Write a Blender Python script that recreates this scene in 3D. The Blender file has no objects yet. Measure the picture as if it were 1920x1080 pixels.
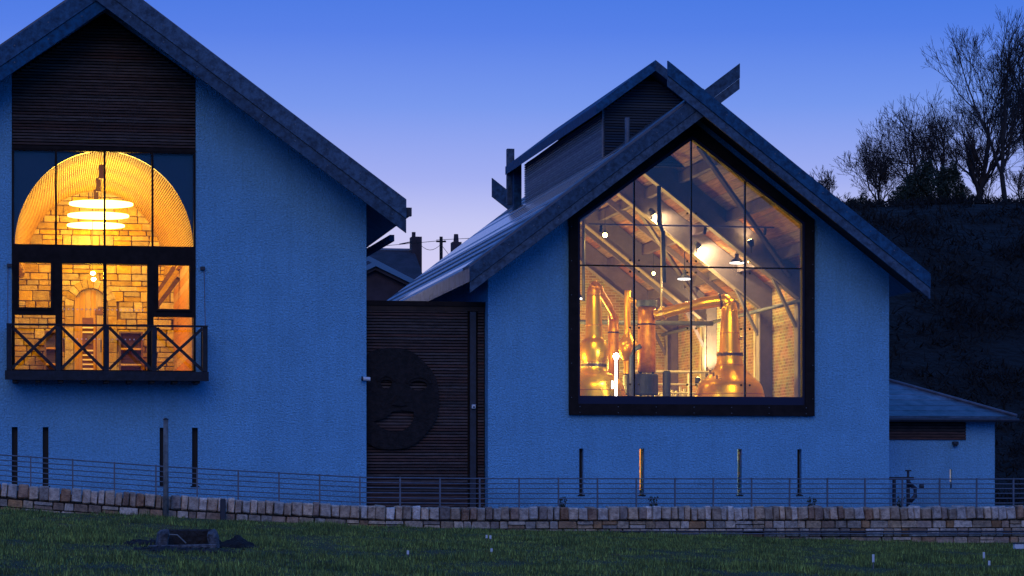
import bpy, bmesh, math, random
import numpy as np
from mathutils import Vector, Matrix, noise
from mathutils.geometry import tessellate_polygon
R = math.radians
rnd = random.Random(7)
scene = bpy.context.scene
COL = scene.collection

# ------------------------------------------------------------------ camera
# World axes follow the buildings: x along the gable fronts, y into the depth, z up.
YAW = math.atan(900 / 4930)
cam_d = bpy.data.cameras.new("camera")
cam = bpy.data.objects.new("camera", cam_d)
COL.objects.link(cam)
cam.location = (-57.6 * math.sin(YAW), -57.6 * math.cos(YAW), 0.35)
cam.rotation_euler = (math.pi / 2, 0, -YAW)
cam_d.sensor_width = 36
cam_d.lens = 4930 / 1920 * 36
cam_d.shift_y = 380 / 1920
cam_d.clip_start = 0.5
cam_d.clip_end = 4000
scene.camera = cam

# ------------------------------------------------------------------ dusk sky
world = bpy.data.worlds.new("World")
scene.world = world
world.use_nodes = True
nt = world.node_tree
nt.nodes.clear()
wout = nt.nodes.new("ShaderNodeOutputWorld")
bg = nt.nodes.new("ShaderNodeBackground"); bg.inputs[1].default_value = 1.0
bg2 = nt.nodes.new("ShaderNodeBackground"); bg2.inputs[1].default_value = 0.004
addn = nt.nodes.new("ShaderNodeAddShader")
sky = nt.nodes.new("ShaderNodeTexSky")
sky.sky_type = 'NISHITA'
sky.sun_disc = False
sky.sun_elevation = R(1.0)
sky.sun_rotation = R(5)
nt.links.new(sky.outputs[0], bg2.inputs[0])
tc = nt.nodes.new("ShaderNodeTexCoord")
sep = nt.nodes.new("ShaderNodeSeparateXYZ")
nt.links.new(tc.outputs["Generated"], sep.inputs[0])
ramp = nt.nodes.new("ShaderNodeValToRGB")
el = ramp.color_ramp.elements
el[0].position = 0.0; el[0].color = (0.60, 0.56, 0.86, 1)
el[1].position = 1.0; el[1].color = (0.018, 0.15, 0.60, 1)
for p, c in ((0.065, (0.72, 0.66, 0.90)), (0.10, (0.52, 0.56, 0.90)), (0.118, (0.32, 0.41, 0.88)), (0.145, (0.155, 0.30, 0.85)),
             (0.172, (0.070, 0.205, 0.80)), (0.19, (0.042, 0.175, 0.75)), (0.24, (0.026, 0.15, 0.66)), (0.45, (0.020, 0.135, 0.58))):
    e = el.new(p); e.color = (*c, 1)
nt.links.new(sep.outputs["Z"], ramp.inputs[0])
# the glow of the set sun is in the west (+y), the eastern sky carries none of the lavender
ramp2 = nt.nodes.new("ShaderNodeValToRGB")
e2 = ramp2.color_ramp.elements
e2[0].position = 0.0; e2[0].color = (0.036, 0.21, 0.80, 1)
e2[1].position = 0.6; e2[1].color = (0.022, 0.175, 0.74, 1)
nt.links.new(sep.outputs["Z"], ramp2.inputs[0])
mr = nt.nodes.new("ShaderNodeMapRange")
mr.interpolation_type = 'SMOOTHSTEP'
mr.inputs["From Min"].default_value = -0.3
mr.inputs["From Max"].default_value = 0.7
nt.links.new(sep.outputs["Y"], mr.inputs["Value"])
mxs = nt.nodes.new("ShaderNodeMix"); mxs.data_type = 'RGBA'
nt.links.new(mr.outputs[0], mxs.inputs["Factor"])
nt.links.new(ramp2.outputs[0], mxs.inputs[6])
nt.links.new(ramp.outputs[0], mxs.inputs[7])
nt.links.new(mxs.outputs[2], bg.inputs[0])
nt.links.new(bg.outputs[0], addn.inputs[0])
nt.links.new(bg2.outputs[0], addn.inputs[1])
nt.links.new(addn.outputs[0], wout.inputs[0])

# one very weak, wide sun: warm fill added from behind the camera for stones and grass
sun_d = bpy.data.lights.new("sun", 'SUN')
sun_d.energy = 0.38
sun_d.angle = R(40)
sun_d.color = (1.0, 0.74, 0.46)
sun = bpy.data.objects.new("sun", sun_d)
COL.objects.link(sun)
sun.rotation_euler = (R(62), 0, R(-14))

scene.view_settings.view_transform = 'Standard'
scene.view_settings.look = 'None'
scene.view_settings.exposure = 0
scene.view_settings.gamma = 1
scene.view_settings.use_curve_mapping = False
cy = scene.cycles
cy.max_bounces = 6
cy.diffuse_bounces = 3
cy.glossy_bounces = 3
cy.transparent_max_bounces = 10
cy.sample_clamp_indirect = 4
cy.caustics_reflective = False
cy.caustics_refractive = False

# ------------------------------------------------------------------ materials
def mat(name, col, rough=0.8, rv=0.0, nz=None, bump=None, metal=0.0, col2=None, spec=0.5, emit=None):
    """rv: random value spread per object; nz=(scale, amount) blotches; bump=(scale, strength, distance)."""
    m = bpy.data.materials.new(name); m.use_nodes = True
    n = m.node_tree.nodes; l = m.node_tree.links
    b = n["Principled BSDF"]
    b.inputs["Roughness"].default_value = rough
    b.inputs["Metallic"].default_value = metal
    b.inputs["Specular IOR Level"].default_value = spec
    b.inputs["Base Color"].default_value = (*col, 1)
    geo = n.new("ShaderNodeNewGeometry")
    cur = None
    if nz or col2:
        nzt = n.new("ShaderNodeTexNoise")
        nzt.inputs["Scale"].default_value = nz[0] if nz else 3
        nzt.inputs["Detail"].default_value = 6
        nzt.inputs["Roughness"].default_value = 0.65
        l.new(geo.outputs["Position"], nzt.inputs["Vector"])
        mx = n.new("ShaderNodeMix"); mx.data_type = 'RGBA'
        a = nz[1] if nz else 0.3
        c2 = col2 if col2 else tuple(c * (1 - a) for c in col)
        c1 = col if col2 else tuple(min(1, c * (1 + a)) for c in col)
        mx.inputs[6].default_value = (*c2, 1); mx.inputs[7].default_value = (*c1, 1)
        rp = n.new("ShaderNodeMapRange")
        rp.inputs["From Min"].default_value = 0.36; rp.inputs["From Max"].default_value = 0.64
        l.new(nzt.outputs["Fac"], rp.inputs["Value"])
        l.new(rp.outputs[0], mx.inputs["Factor"])
        cur = mx.outputs[2]
    if rv:
        oi = n.new("ShaderNodeObjectInfo")
        hs = n.new("ShaderNodeHueSaturation")
        mp = n.new("ShaderNodeMapRange")
        mp.inputs["To Min"].default_value = 1 - rv; mp.inputs["To Max"].default_value = 1 + rv
        l.new(oi.outputs["Random"], mp.inputs["Value"])
        l.new(mp.outputs[0], hs.inputs["Value"])
        m2 = n.new("ShaderNodeMath"); m2.operation = 'MULTIPLY'; m2.inputs[1].default_value = 7.31
        m3 = n.new("ShaderNodeMath"); m3.operation = 'FRACT'
        m4 = n.new("ShaderNodeMapRange")
        m4.inputs["To Min"].default_value = 0.6; m4.inputs["To Max"].default_value = 1.35
        l.new(oi.outputs["Random"], m2.inputs[0]); l.new(m2.outputs[0], m3.inputs[0]); l.new(m3.outputs[0], m4.inputs["Value"])
        l.new(m4.outputs[0], hs.inputs["Saturation"])
        if cur: l.new(cur, hs.inputs["Color"])
        else: hs.inputs["Color"].default_value = (*col, 1)
        cur = hs.outputs[0]
    if cur: l.new(cur, b.inputs["Base Color"])
    if bump:
        nb = n.new("ShaderNodeTexNoise"); nb.inputs["Scale"].default_value = bump[0]; nb.inputs["Detail"].default_value = 5
        l.new(geo.outputs["Position"], nb.inputs["Vector"])
        bp = n.new("ShaderNodeBump"); bp.inputs["Strength"].default_value = bump[1]; bp.inputs["Distance"].default_value = bump[2]
        l.new(nb.outputs["Fac"], bp.inputs["Height"]); l.new(bp.outputs[0], b.inputs["Normal"])
    if emit:
        b.inputs["Emission Color"].default_value = (*emit[0], 1)
        b.inputs["Emission Strength"].default_value = emit[1]
    return m

def wood_mat(name, col, col2, scale=(30, 1.2, 30), rough=0.6, rv=0.15, axis_scale=None):
    m = mat(name, col, rough, rv=rv, nz=(1, .3), col2=col2)
    n = m.node_tree.nodes; l = m.node_tree.links
    mp = n.new("ShaderNodeMapping"); mp.inputs["Scale"].default_value = scale
    geo = next(x for x in n if x.bl_idname == "ShaderNodeNewGeometry")
    tx = next(x for x in n if x.bl_idname == "ShaderNodeTexNoise")
    l.new(geo.outputs["Position"], mp.inputs["Vector"]); l.new(mp.outputs[0], tx.inputs["Vector"])
    return m

def brick_mat(name, c1, c2, mortar, axis, sc=1.0):
    m = bpy.data.materials.new(name); m.use_nodes = True
    n = m.node_tree.nodes; l = m.node_tree.links
    b = n["Principled BSDF"]; b.inputs["Roughness"].default_value = 0.9
    geo = n.new("ShaderNodeNewGeometry"); s = n.new("ShaderNodeSeparateXYZ"); c = n.new("ShaderNodeCombineXYZ")
    l.new(geo.outputs["Position"], s.inputs[0])
    l.new(s.outputs[axis], c.inputs[0]); l.new(s.outputs["Z"], c.inputs[1])
    bt = n.new("ShaderNodeTexBrick")
    bt.inputs["Color1"].default_value = (*c1, 1); bt.inputs["Color2"].default_value = (*c2, 1); bt.inputs["Mortar"].default_value = (*mortar, 1)
    bt.inputs["Scale"].default_value = 1.0
    bt.inputs["Brick Width"].default_value = 0.23 * sc; bt.inputs["Row Height"].default_value = 0.078 * sc
    bt.inputs["Mortar Size"].default_value = 0.011
    l.new(c.outputs[0], bt.inputs["Vector"])
    nz = n.new("ShaderNodeTexNoise"); nz.inputs["Scale"].default_value = 2.2; nz.inputs["Detail"].default_value = 6
    l.new(geo.outputs["Position"], nz.inputs["Vector"])
    mx = n.new("ShaderNodeMix"); mx.data_type = 'RGBA'; mx.blend_type = 'MULTIPLY'; mx.inputs["Factor"].default_value = 0.8
    l.new(bt.outputs["Color"], mx.inputs[6]); l.new(nz.outputs["Color"], mx.inputs[7])
    g = n.new("ShaderNodeHueSaturation"); g.inputs["Saturation"].default_value = 0.9; g.inputs["Value"].default_value = 1.6
    l.new(mx.outputs[2], g.inputs["Color"]); l.new(g.outputs[0], b.inputs["Base Color"])
    bp = n.new("ShaderNodeBump"); bp.inputs["Strength"].default_value = 0.7; bp.inputs["Distance"].default_value = 0.02; bp.invert = True
    l.new(bt.outputs["Fac"], bp.inputs["Height"]); l.new(bp.outputs[0], b.inputs["Normal"])
    return m

def glass_mat(name, f0=0.05, tint=(1, 1, 1)):
    m = bpy.data.materials.new(name); m.use_nodes = True
    n = m.node_tree.nodes; l = m.node_tree.links
    n.remove(n["Principled BSDF"])
    o = n["Material Output"]
    tr = n.new("ShaderNodeBsdfTransparent"); tr.inputs[0].default_value = (*tint, 1)
    gl = n.new("ShaderNodeBsdfGlossy"); gl.inputs["Roughness"].default_value = 0.02
    fr = n.new("ShaderNodeFresnel"); fr.inputs["IOR"].default_value = 1.5
    ml = n.new("ShaderNodeMath"); ml.operation = 'MULTIPLY'; ml.inputs[1].default_value = f0 / 0.04
    mx = n.new("ShaderNodeMixShader")
    l.new(fr.outputs[0], ml.inputs[0]); l.new(ml.outputs[0], mx.inputs[0])
    l.new(tr.outputs[0], mx.inputs[1]); l.new(gl.outputs[0], mx.inputs[2]); l.new(mx.outputs[0], o.inputs[0])
    return m

def glow_mat(name, col, s):
    m = bpy.data.materials.new(name); m.use_nodes = True
    n = m.node_tree.nodes; n.remove(n["Principled BSDF"])
    e = n.new("ShaderNodeEmission"); e.inputs[0].default_value = (*col, 1); e.inputs[1].default_value = s
    m.node_tree.links.new(e.outputs[0], n["Material Output"].inputs[0])
    return m

M = {}
M['render'] = mat("dusk_tinted_render", (0.22, 0.55, 0.84), 0.95, nz=(0.9, 0.06), bump=(30, 1.0, 0.06))  # white render with the blue of the dusk light put into its colour
def weather(m):
    """rain streaks under the eaves and verges, grime along the base, fine aggregate specks"""
    n = m.node_tree.nodes; l = m.node_tree.links
    b = n["Principled BSDF"]; src = b.inputs["Base Color"].links[0].from_socket
    geo = next(x for x in n if x.bl_idname == "ShaderNodeNewGeometry")
    mp = n.new("ShaderNodeMapping"); mp.inputs["Scale"].default_value = (5, 5, .35)
    l.new(geo.outputs["Position"], mp.inputs["Vector"])
    st = n.new("ShaderNodeTexNoise"); st.inputs["Scale"].default_value = 1.0; st.inputs["Detail"].default_value = 7
    l.new(mp.outputs[0], st.inputs["Vector"])
    r1 = n.new("ShaderNodeMapRange"); r1.inputs["From Min"].default_value = .42; r1.inputs["From Max"].default_value = .70
    r1.inputs["To Min"].default_value = 1.0; r1.inputs["To Max"].default_value = .93
    l.new(st.outputs["Fac"], r1.inputs["Value"])
    sp = n.new("ShaderNodeTexNoise"); sp.inputs["Scale"].default_value = 22; sp.inputs["Detail"].default_value = 3; sp.inputs["Roughness"].default_value = .8
    l.new(geo.outputs["Position"], sp.inputs["Vector"])
    r2 = n.new("ShaderNodeMapRange"); r2.inputs["From Min"].default_value = .36; r2.inputs["From Max"].default_value = .64
    r2.inputs["To Min"].default_value = .78; r2.inputs["To Max"].default_value = 1.14
    l.new(sp.outputs["Fac"], r2.inputs["Value"])
    sx = n.new("ShaderNodeSeparateXYZ"); l.new(geo.outputs["Position"], sx.inputs[0])
    bn = n.new("ShaderNodeTexNoise"); bn.inputs["Scale"].default_value = 1.6; bn.inputs["Detail"].default_value = 6
    l.new(geo.outputs["Position"], bn.inputs["Vector"])
    ad = n.new("ShaderNodeMath"); ad.operation = 'MULTIPLY_ADD'; ad.inputs[1].default_value = 1.3
    l.new(bn.outputs["Fac"], ad.inputs[0]); l.new(sx.outputs["Z"], ad.inputs[2])
    r3 = n.new("ShaderNodeMapRange"); r3.inputs["From Min"].default_value = .55; r3.inputs["From Max"].default_value = 1.35
    r3.inputs["To Min"].default_value = .74; r3.inputs["To Max"].default_value = 1.0
    l.new(ad.outputs[0], r3.inputs["Value"])
    m1 = n.new("ShaderNodeMath"); m1.operation = 'MULTIPLY'; l.new(r1.outputs[0], m1.inputs[0]); l.new(r2.outputs[0], m1.inputs[1])
    m2 = n.new("ShaderNodeMath"); m2.operation = 'MULTIPLY'; l.new(m1.outputs[0], m2.inputs[0]); l.new(r3.outputs[0], m2.inputs[1])
    hs = n.new("ShaderNodeHueSaturation"); l.new(src, hs.inputs["Color"]); l.new(m2.outputs[0], hs.inputs["Value"])
    l.new(hs.outputs[0], b.inputs["Base Color"])
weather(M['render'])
M['barge'] = wood_mat("weathered_board", (0.032, 0.105, 0.20), (0.010, 0.036, 0.075), (9, 30, 9), 0.85)
M['railwood'] = mat("black_stained_timber", (0.013, 0.015, 0.024), 0.8, rv=.2, nz=(12, 0.4))
M['soffit'] = mat("dark_soffit_board", (0.035, 0.018, 0.012), 0.8, nz=(4, 0.3))
M['frame'] = mat("dark_bronze_frame", (0.018, 0.012, 0.012), 0.75, nz=(5, 0.3), bump=(8, 0.2, 0.01), spec=0.15)
M['frame_in'] = mat("blue_black_sill", (0.02, 0.025, 0.06), 0.7, spec=0.2)
M['slat'] = wood_mat("larch_slat", (0.11, 0.062, 0.052), (0.04, 0.026, 0.024), (4, 30, 30), 0.8, rv=0.3)
M['slat_back'] = mat("slat_backing", (0.012, 0.008, 0.008), 0.9)
M['darkslat'] = mat("blue_black_slat", (0.02, 0.035, 0.06), 0.8, rv=.3)
M['louvre'] = wood_mat("grey_louvre", (0.36, 0.38, 0.42), (0.20, 0.21, 0.25), (30, 4, 30), 0.7, rv=0.25)
M['slate'] = mat("roof_slate", (0.10, 0.12, 0.16), 0.30, rv=0.45, nz=(4, 0.5), bump=(7, 0.5, 0.02), spec=0.8, metal=0.15)
M['slatewet'] = mat("wet_slate", (0.10, 0.12, 0.16), 0.12, rv=0.3, nz=(5, 0.5), bump=(5, 0.15, 0.01), spec=1.0)
M['slatemoss'] = mat("dull_slate", (0.045, 0.055, 0.075), 0.7, rv=0.3, nz=(5, 0.5), bump=(9, 0.6, 0.02))
M['lead'] = mat("lead_verge", (0.10, 0.115, 0.15), 0.5, nz=(4, 0.25))
M['steel'] = mat("galvanised_steel", (0.13, 0.15, 0.19), 0.5, metal=0.3, nz=(6, 0.2))
M['darksteel'] = mat("dark_painted_steel", (0.022, 0.026, 0.04), 0.5, nz=(8, 0.3))
M['stone'] = mat("field_stone", (0.66, 0.50, 0.36), 0.95, rv=0.38, nz=(13, 0.3), col2=(0.28, 0.22, 0.17), bump=(38, 1.0, 0.02))
M['coping'] = mat("coping_stone", (0.74, 0.57, 0.44), 0.95, rv=0.42, nz=(12, 0.3), col2=(0.34, 0.25, 0.20), bump=(38, 1.0, 0.02))
M['copingbrown'] = mat("brown_coping_stone", (0.46, 0.29, 0.20), 0.95, rv=0.35, nz=(12, 0.3), col2=(0.20, 0.12, 0.09), bump=(38, 1.0, 0.02))
M['stonebrown'] = mat("brown_field_stone", (0.48, 0.30, 0.19), 0.95, rv=0.35, nz=(12, 0.3), col2=(0.24, 0.16, 0.11), bump=(38, 1.0, 0.02))
M['mortar'] = mat("old_mortar", (0.05, 0.043, 0.038), 1.0, nz=(10, 0.4), bump=(20, 1, 0.02))
M['sandstone'] = mat("warm_sandstone", (0.58, 0.42, 0.12), 0.9, rv=0.28, nz=(6, 0.3), col2=(0.40, 0.26, 0.05), bump=(20, 0.8, 0.02))
M['sandmortar'] = mat("sandstone_joint", (0.24, 0.13, 0.03), 1.0)
M['vault'] = wood_mat("pale_vault_lath", (0.60, 0.40, 0.08), (0.42, 0.24, 0.03), (20, 2, 20), 0.6, rv=0.1)
M['vaultdark'] = mat("vault_gap", (0.30, 0.15, 0.03), 0.9)
M['panelwood'] = wood_mat("orange_wall_board", (0.52, 0.23, 0.05), (0.38, 0.14, 0.025), (3, 3, 24), 0.5, rv=0.15)
M['doorwood'] = wood_mat("oak_door_plank", (0.58, 0.36, 0.09), (0.44, 0.24, 0.04), (24, 3, 2), 0.5, rv=0.08)
M['darkwood'] = wood_mat("dark_shelf_wood", (0.16, 0.07, 0.05), (0.09, 0.035, 0.025), (3, 3, 20), 0.5)
M['floor'] = mat("oak_floor", (0.35, 0.2, 0.1), 0.5)
M['copper'] = mat("polished_copper", (1.0, 0.60, 0.03), 0.30, metal=0.8, nz=(4, 0.3), col2=(0.90, 0.47, 0.02), bump=(4, 0.12, 0.02))
M['copperdull'] = mat("dull_copper", (0.88, 0.40, 0.03), 0.42, metal=0.6, nz=(7, 0.3), col2=(0.58, 0.22, 0.02), bump=(6, 0.3, 0.02))
M['brass'] = mat("brass_collar", (0.75, 0.55, 0.25), 0.35, metal=1.0)
M['gasket'] = mat("dark_flange", (0.06, 0.025, 0.015), 0.5)
M['beam'] = mat("shaded_blue_frame", (0.125, 0.10, 0.15), 0.7, rv=0.08, nz=(3, 0.15), bump=(12, 0.3, 0.01))  # dark bluish tone: the shaded, sky-lit faces are put into the colour
M['flange'] = mat("lit_edge_flange", (0.27, 0.23, 0.23), 0.6, nz=(3, 0.15))  # lighter copy of the frame tone: lit lower edges put into the colour
M['ceil'] = wood_mat("ceiling_plank", (0.38, 0.19, 0.10), (0.19, 0.09, 0.05), (24, 1.4, 24), 0.75, rv=0.28)
M['brickside'] = brick_mat("red_brick_side", (0.44, 0.27, 0.055), (0.25, 0.14, 0.025), (0.46, 0.38, 0.16), "Y")
M['brickrear'] = brick_mat("red_brick_rear", (0.44, 0.27, 0.055), (0.25, 0.14, 0.025), (0.46, 0.38, 0.16), "X")
M['concrete'] = mat("concrete_floor", (0.3, 0.29, 0.27), 0.8, nz=(2, 0.2))
M['rail'] = mat("cream_handrail", (0.75, 0.68, 0.48), 0.4, nz=(5, 0.1))
M['glass'] = glass_mat("window_glass", 0.055)
M['glassL'] = glass_mat("door_glass", 0.018)
M['navy'] = mat("spandrel_panel", (0.015, 0.02, 0.05), 0.12)
M['bulb'] = glow_mat("warm_bulb", (1.0, 0.68, 0.18), 60)
M['tube'] = glow_mat("white_tube", (1.0, 0.93, 0.85), 7)
M['tubehead'] = glow_mat("white_lamp_head", (1.0, 0.95, 0.9), 60)
M['slitglow'] = glow_mat("lit_slit", (1.0, 0.72, 0.62), 0.75)
M['ring'] = glow_mat("pendant_disc", (1.0, 0.66, 0.15), 9)
M['grassbase'] = mat("grass_ground", (0.030, 0.062, 0.020), 1.0, nz=(1.3, 0.5), col2=(0.016, 0.028, 0.012), bump=(14, 1, 0.1))
M['gravel'] = mat("terrace_gravel", (0.10, 0.10, 0.11), 1.0, nz=(6, 0.3), bump=(30, 1, 0.03))
M['blade'] = mat("grass_blade", (0.21, 0.27, 0.04), 0.8, nz=(1.4, 0.4), col2=(0.06, 0.10, 0.02))
def island_var(m, lo, hi):
    n = m.node_tree.nodes; l = m.node_tree.links
    b = n["Principled BSDF"]; src = b.inputs["Base Color"].links[0].from_socket
    geo = next(x for x in n if x.bl_idname == "ShaderNodeNewGeometry")
    p = n.new("ShaderNodeMath"); p.operation = 'POWER'; p.inputs[1].default_value = 2.5
    l.new(geo.outputs["Random Per Island"], p.inputs[0])
    r = n.new("ShaderNodeMapRange"); r.inputs["To Min"].default_value = lo; r.inputs["To Max"].default_value = hi
    l.new(p.outputs[0], r.inputs["Value"])
    hs = n.new("ShaderNodeHueSaturation"); l.new(src, hs.inputs["Color"]); l.new(r.outputs[0], hs.inputs["Value"])
    hs.inputs["Saturation"].default_value = .95
    l.new(hs.outputs[0], b.inputs["Base Color"])
island_var(M['blade'], .45, 2.6)
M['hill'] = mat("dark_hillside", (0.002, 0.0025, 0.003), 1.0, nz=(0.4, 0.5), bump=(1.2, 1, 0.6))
M['bark'] = mat("winter_bark", (0.030, 0.024, 0.022), 1.0, nz=(3, 0.3))
M['twig'] = mat("winter_twig", (0.040, 0.032, 0.032), 1.0)
M['ever'] = mat("evergreen_leaf", (0.020, 0.032, 0.018), 0.8, nz=(2, 0.5))
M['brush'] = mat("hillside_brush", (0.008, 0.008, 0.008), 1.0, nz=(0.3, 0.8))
M['paleverge'] = mat("blue_grey_verge", (0.10, 0.22, 0.34), 0.7)
M['housewall'] = mat("far_house_wall", (0.05, 0.035, 0.045), 0.9, nz=(1.5, 0.3))
M['houseroof'] = mat("far_house_slate", (0.035, 0.03, 0.042), 0.8, nz=(2, 0.3), bump=(8, 0.6, 0.03))
M['white'] = mat("white_plastic", (0.72, 0.74, 0.76), 0.5)
M['post'] = mat("weathered_post", (0.16, 0.17, 0.17), 0.9, nz=(9, 0.35), bump=(20, 0.6, 0.01))
M['blackstone'] = mat("mossy_black_stone", (0.030, 0.026, 0.026), 1.0, nz=(8, 0.5), bump=(16, 1, 0.05))
M['palestone'] = mat("lichened_stone", (0.15, 0.15, 0.16), 0.95, nz=(14, 0.5), col2=(0.04, 0.04, 0.045), bump=(18, 1, 0.05))
M['soil'] = mat("bare_soil", (0.014, 0.012, 0.012), 1.0, nz=(7, 0.5), bump=(12, 1, 0.08))
M['mask'] = mat("carved_dark_board", (0.013, 0.008, 0.008), 0.9, nz=(9, 0.6), bump=(18, 1.0, 0.03))
M['unlit_board'] = mat("unlit_slit", (0.006, 0.005, 0.006), 0.6)  # near-black stands in for the unlit room behind the slits
M['unlit_board2'] = mat("ochre_board", (0.42, 0.20, 0.05), 0.6, nz=(3, 0.5))

# ------------------------------------------------------------------ builders
class MB:
    def __init__(s): s.v = []; s.f = []
    def add(s, vs, fs):
        o = len(s.v); s.v += [tuple(v) for v in vs]; s.f += [tuple(i + o for i in f) for f in fs]; return s
    def box(s, x0, x1, y0, y1, z0, z1):
        return s.add([(x0,y0,z0),(x1,y0,z0),(x1,y1,z0),(x0,y1,z0),(x0,y0,z1),(x1,y0,z1),(x1,y1,z1),(x0,y1,z1)],
                     [(0,3,2,1),(4,5,6,7),(0,1,5,4),(1,2,6,5),(2,3,7,6),(3,0,4,7)])
    def prism(s, pts, y0, y1, holes=()):
        """xz polygon (with holes) extruded along y."""
        loops = [list(pts)] + [list(h) for h in holes]
        flat = [p for lp in loops for p in lp]
        tri = tessellate_polygon([[Vector((p[0], p[1], 0)) for p in lp] for lp in loops])
        n = len(flat)
        vs = [(p[0], y0, p[1]) for p in flat] + [(p[0], y1, p[1]) for p in flat]
        fs = []
        for t in tri:
            a, b, c = (flat[i] for i in t)
            ar = (b[0]-a[0])*(c[1]-a[1]) - (c[0]-a[0])*(b[1]-a[1])
            if ar < 0: t = (t[0], t[2], t[1])
            fs.append(tuple(t)); fs.append((t[0]+n, t[2]+n, t[1]+n))
        k = 0
        for li, lp in enumerate(loops):
            m = len(lp)
            ar = sum(lp[i][0]*lp[(i+1) % m][1] - lp[(i+1) % m][0]*lp[i][1] for i in range(m))
            for i in range(m):
                a, b = k+i, k+(i+1) % m
                if (ar > 0) != (li > 0): fs.append((b, a, a+n, b+n))
                else: fs.append((a, b, b+n, a+n))
            k += m
        return s.add(vs, fs)
    def tube(s, pts, r, n=8, cap=True):
        pts = [Vector(p) for p in pts]
        rs = r if isinstance(r, (list, tuple)) else [r] * len(pts)
        rings = []
        for i, p in enumerate(pts):
            d = (pts[min(i+1, len(pts)-1)] - pts[max(i-1, 0)]).normalized()
            up = Vector((0, 0, 1)) if abs(d.z) < 0.9 else Vector((0, 1, 0))
            a = d.cross(up).normalized(); b = a.cross(d)
            rings.append([tuple(p + (a*math.cos(2*math.pi*k/n) + b*math.sin(2*math.pi*k/n)) * rs[i]) for k in range(n)])
        vs = [v for rg in rings for v in rg]
        fs = [(i*n+k, i*n+(k+1) % n, (i+1)*n+(k+1) % n, (i+1)*n+k) for i in range(len(pts)-1) for k in range(n)]
        if cap:
            fs.append(tuple(range(n))[::-1]); fs.append(tuple((len(pts)-1)*n+k for k in range(n)))
        return s.add(vs, fs)
    def bar(s, a, b, w, h, up=(0, 0, 1)):
        """rectangular bar from a to b, w across, h along the up direction."""
        a = Vector(a); b = Vector(b); d = (b-a).normalized(); u = Vector(up)
        x = d.cross(u).normalized(); z = x.cross(d).normalized()
        vs = []
        for p in (a, b):
            for sx, sz in ((-1,-1),(1,-1),(1,1),(-1,1)):
                vs.append(tuple(p + x*(sx*w/2) + z*(sz*h/2)))
        return s.add(vs, [(0,1,2,3),(7,6,5,4),(0,4,5,1),(1,5,6,2),(2,6,7,3),(3,7,4,0)])
    def lathe(s, prof, c, n=32):
        vs = []; fs = []
        for r, z in prof:
            for k in range(n):
                a = 2*math.pi*k/n
                vs.append((c[0]+r*math.cos(a), c[1]+r*math.sin(a), z))
        for i in range(len(prof)-1):
            for k in range(n):
                fs.append((i*n+k, i*n+(k+1) % n, (i+1)*n+(k+1) % n, (i+1)*n+k))
        fs.append(tuple(range(n))[::-1]); fs.append(tuple((len(prof)-1)*n+k for k in range(n)))
        return s.add(vs, fs)
    def build(s, name, m, parent=None, smooth=False, bevel=0.0):
        me = bpy.data.meshes.new(name)
        me.from_pydata(s.v, [], s.f)
        if bevel:
            bm = bmesh.new(); bm.from_mesh(me)
            bmesh.ops.recalc_face_normals(bm, faces=bm.faces)
            bmesh.ops.bevel(bm, geom=bm.edges[:], offset=bevel, segments=1, affect='EDGES')
            bm.to_mesh(me); bm.free()
        me.update()
        if smooth: me.polygons.foreach_set("use_smooth", [True]*len(me.polygons))
        me.materials.append(m)
        o = bpy.data.objects.new(name, me); COL.objects.link(o)
        if parent: o.parent = parent; o.location = -off(parent)
        return o

def off(o):
    v = Vector((0, 0, 0))
    while o: v += o.location; o = o.parent
    return v

def tag(o, label=None, cat=None, group=None, kind=None):
    if label: o['label'] = label
    if cat: o['category'] = cat
    if group: o['group'] = group
    if kind: o['kind'] = kind
    return o
def thing(name, loc, label, cat, group=None):
    o = bpy.data.objects.new(name, None); COL.objects.link(o); o.location = loc
    o.empty_display_size = 0.3
    return tag(o, label, cat, group)
def inst(name, me, parent, loc, rot=(0, 0, 0), sc=(1, 1, 1)):
    o = bpy.data.objects.new(name, me); COL.objects.link(o)
    o.parent = parent
    o.location = Vector(loc) - off(parent); o.rotation_euler = rot; o.scale = sc
    return o
def lamp(name, loc, w, col=(1, .63, .12), size=0.12, parent=None):
    d = bpy.data.lights.new(name, 'POINT'); d.energy = w; d.color = col; d.shadow_soft_size = size
    o = bpy.data.objects.new(name, d); COL.objects.link(o)
    if parent: o.parent = parent; o.location = Vector(loc) - off(parent)
    else: o.location = loc
    return o
def spot(name, loc, target, w, col, ang, parent, blend=0.6, size=0.05):
    d = bpy.data.lights.new(name, 'SPOT'); d.energy = w; d.color = col; d.spot_size = R(ang); d.spot_blend = blend; d.shadow_soft_size = size
    o = bpy.data.objects.new(name, d); COL.objects.link(o)
    o.parent = parent; o.location = Vector(loc) - off(parent)
    o.rotation_euler = (Vector(target) - Vector(loc)).to_track_quat('-Z', 'Y').to_euler()
    return o

def block_mesh(name, m, seed, jit=0.05, bev=0.07):
    """a unit stone block, bevelled and knocked about, shared by many stones"""
    rr = random.Random(seed)
    bm = bmesh.new(); bmesh.ops.create_cube(bm, size=1)
    for v in bm.verts: v.co += Vector([rr.uniform(-jit, jit) for _ in range(3)])
    bmesh.ops.bevel(bm, geom=bm.edges[:], offset=bev, segments=1, affect='EDGES')
    for v in bm.verts: v.co += Vector([rr.uniform(-jit, jit)*0.35 for _ in range(3)])
    me = bpy.data.meshes.new(name); bm.to_mesh(me); bm.free(); me.materials.append(m)
    return me

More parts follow.
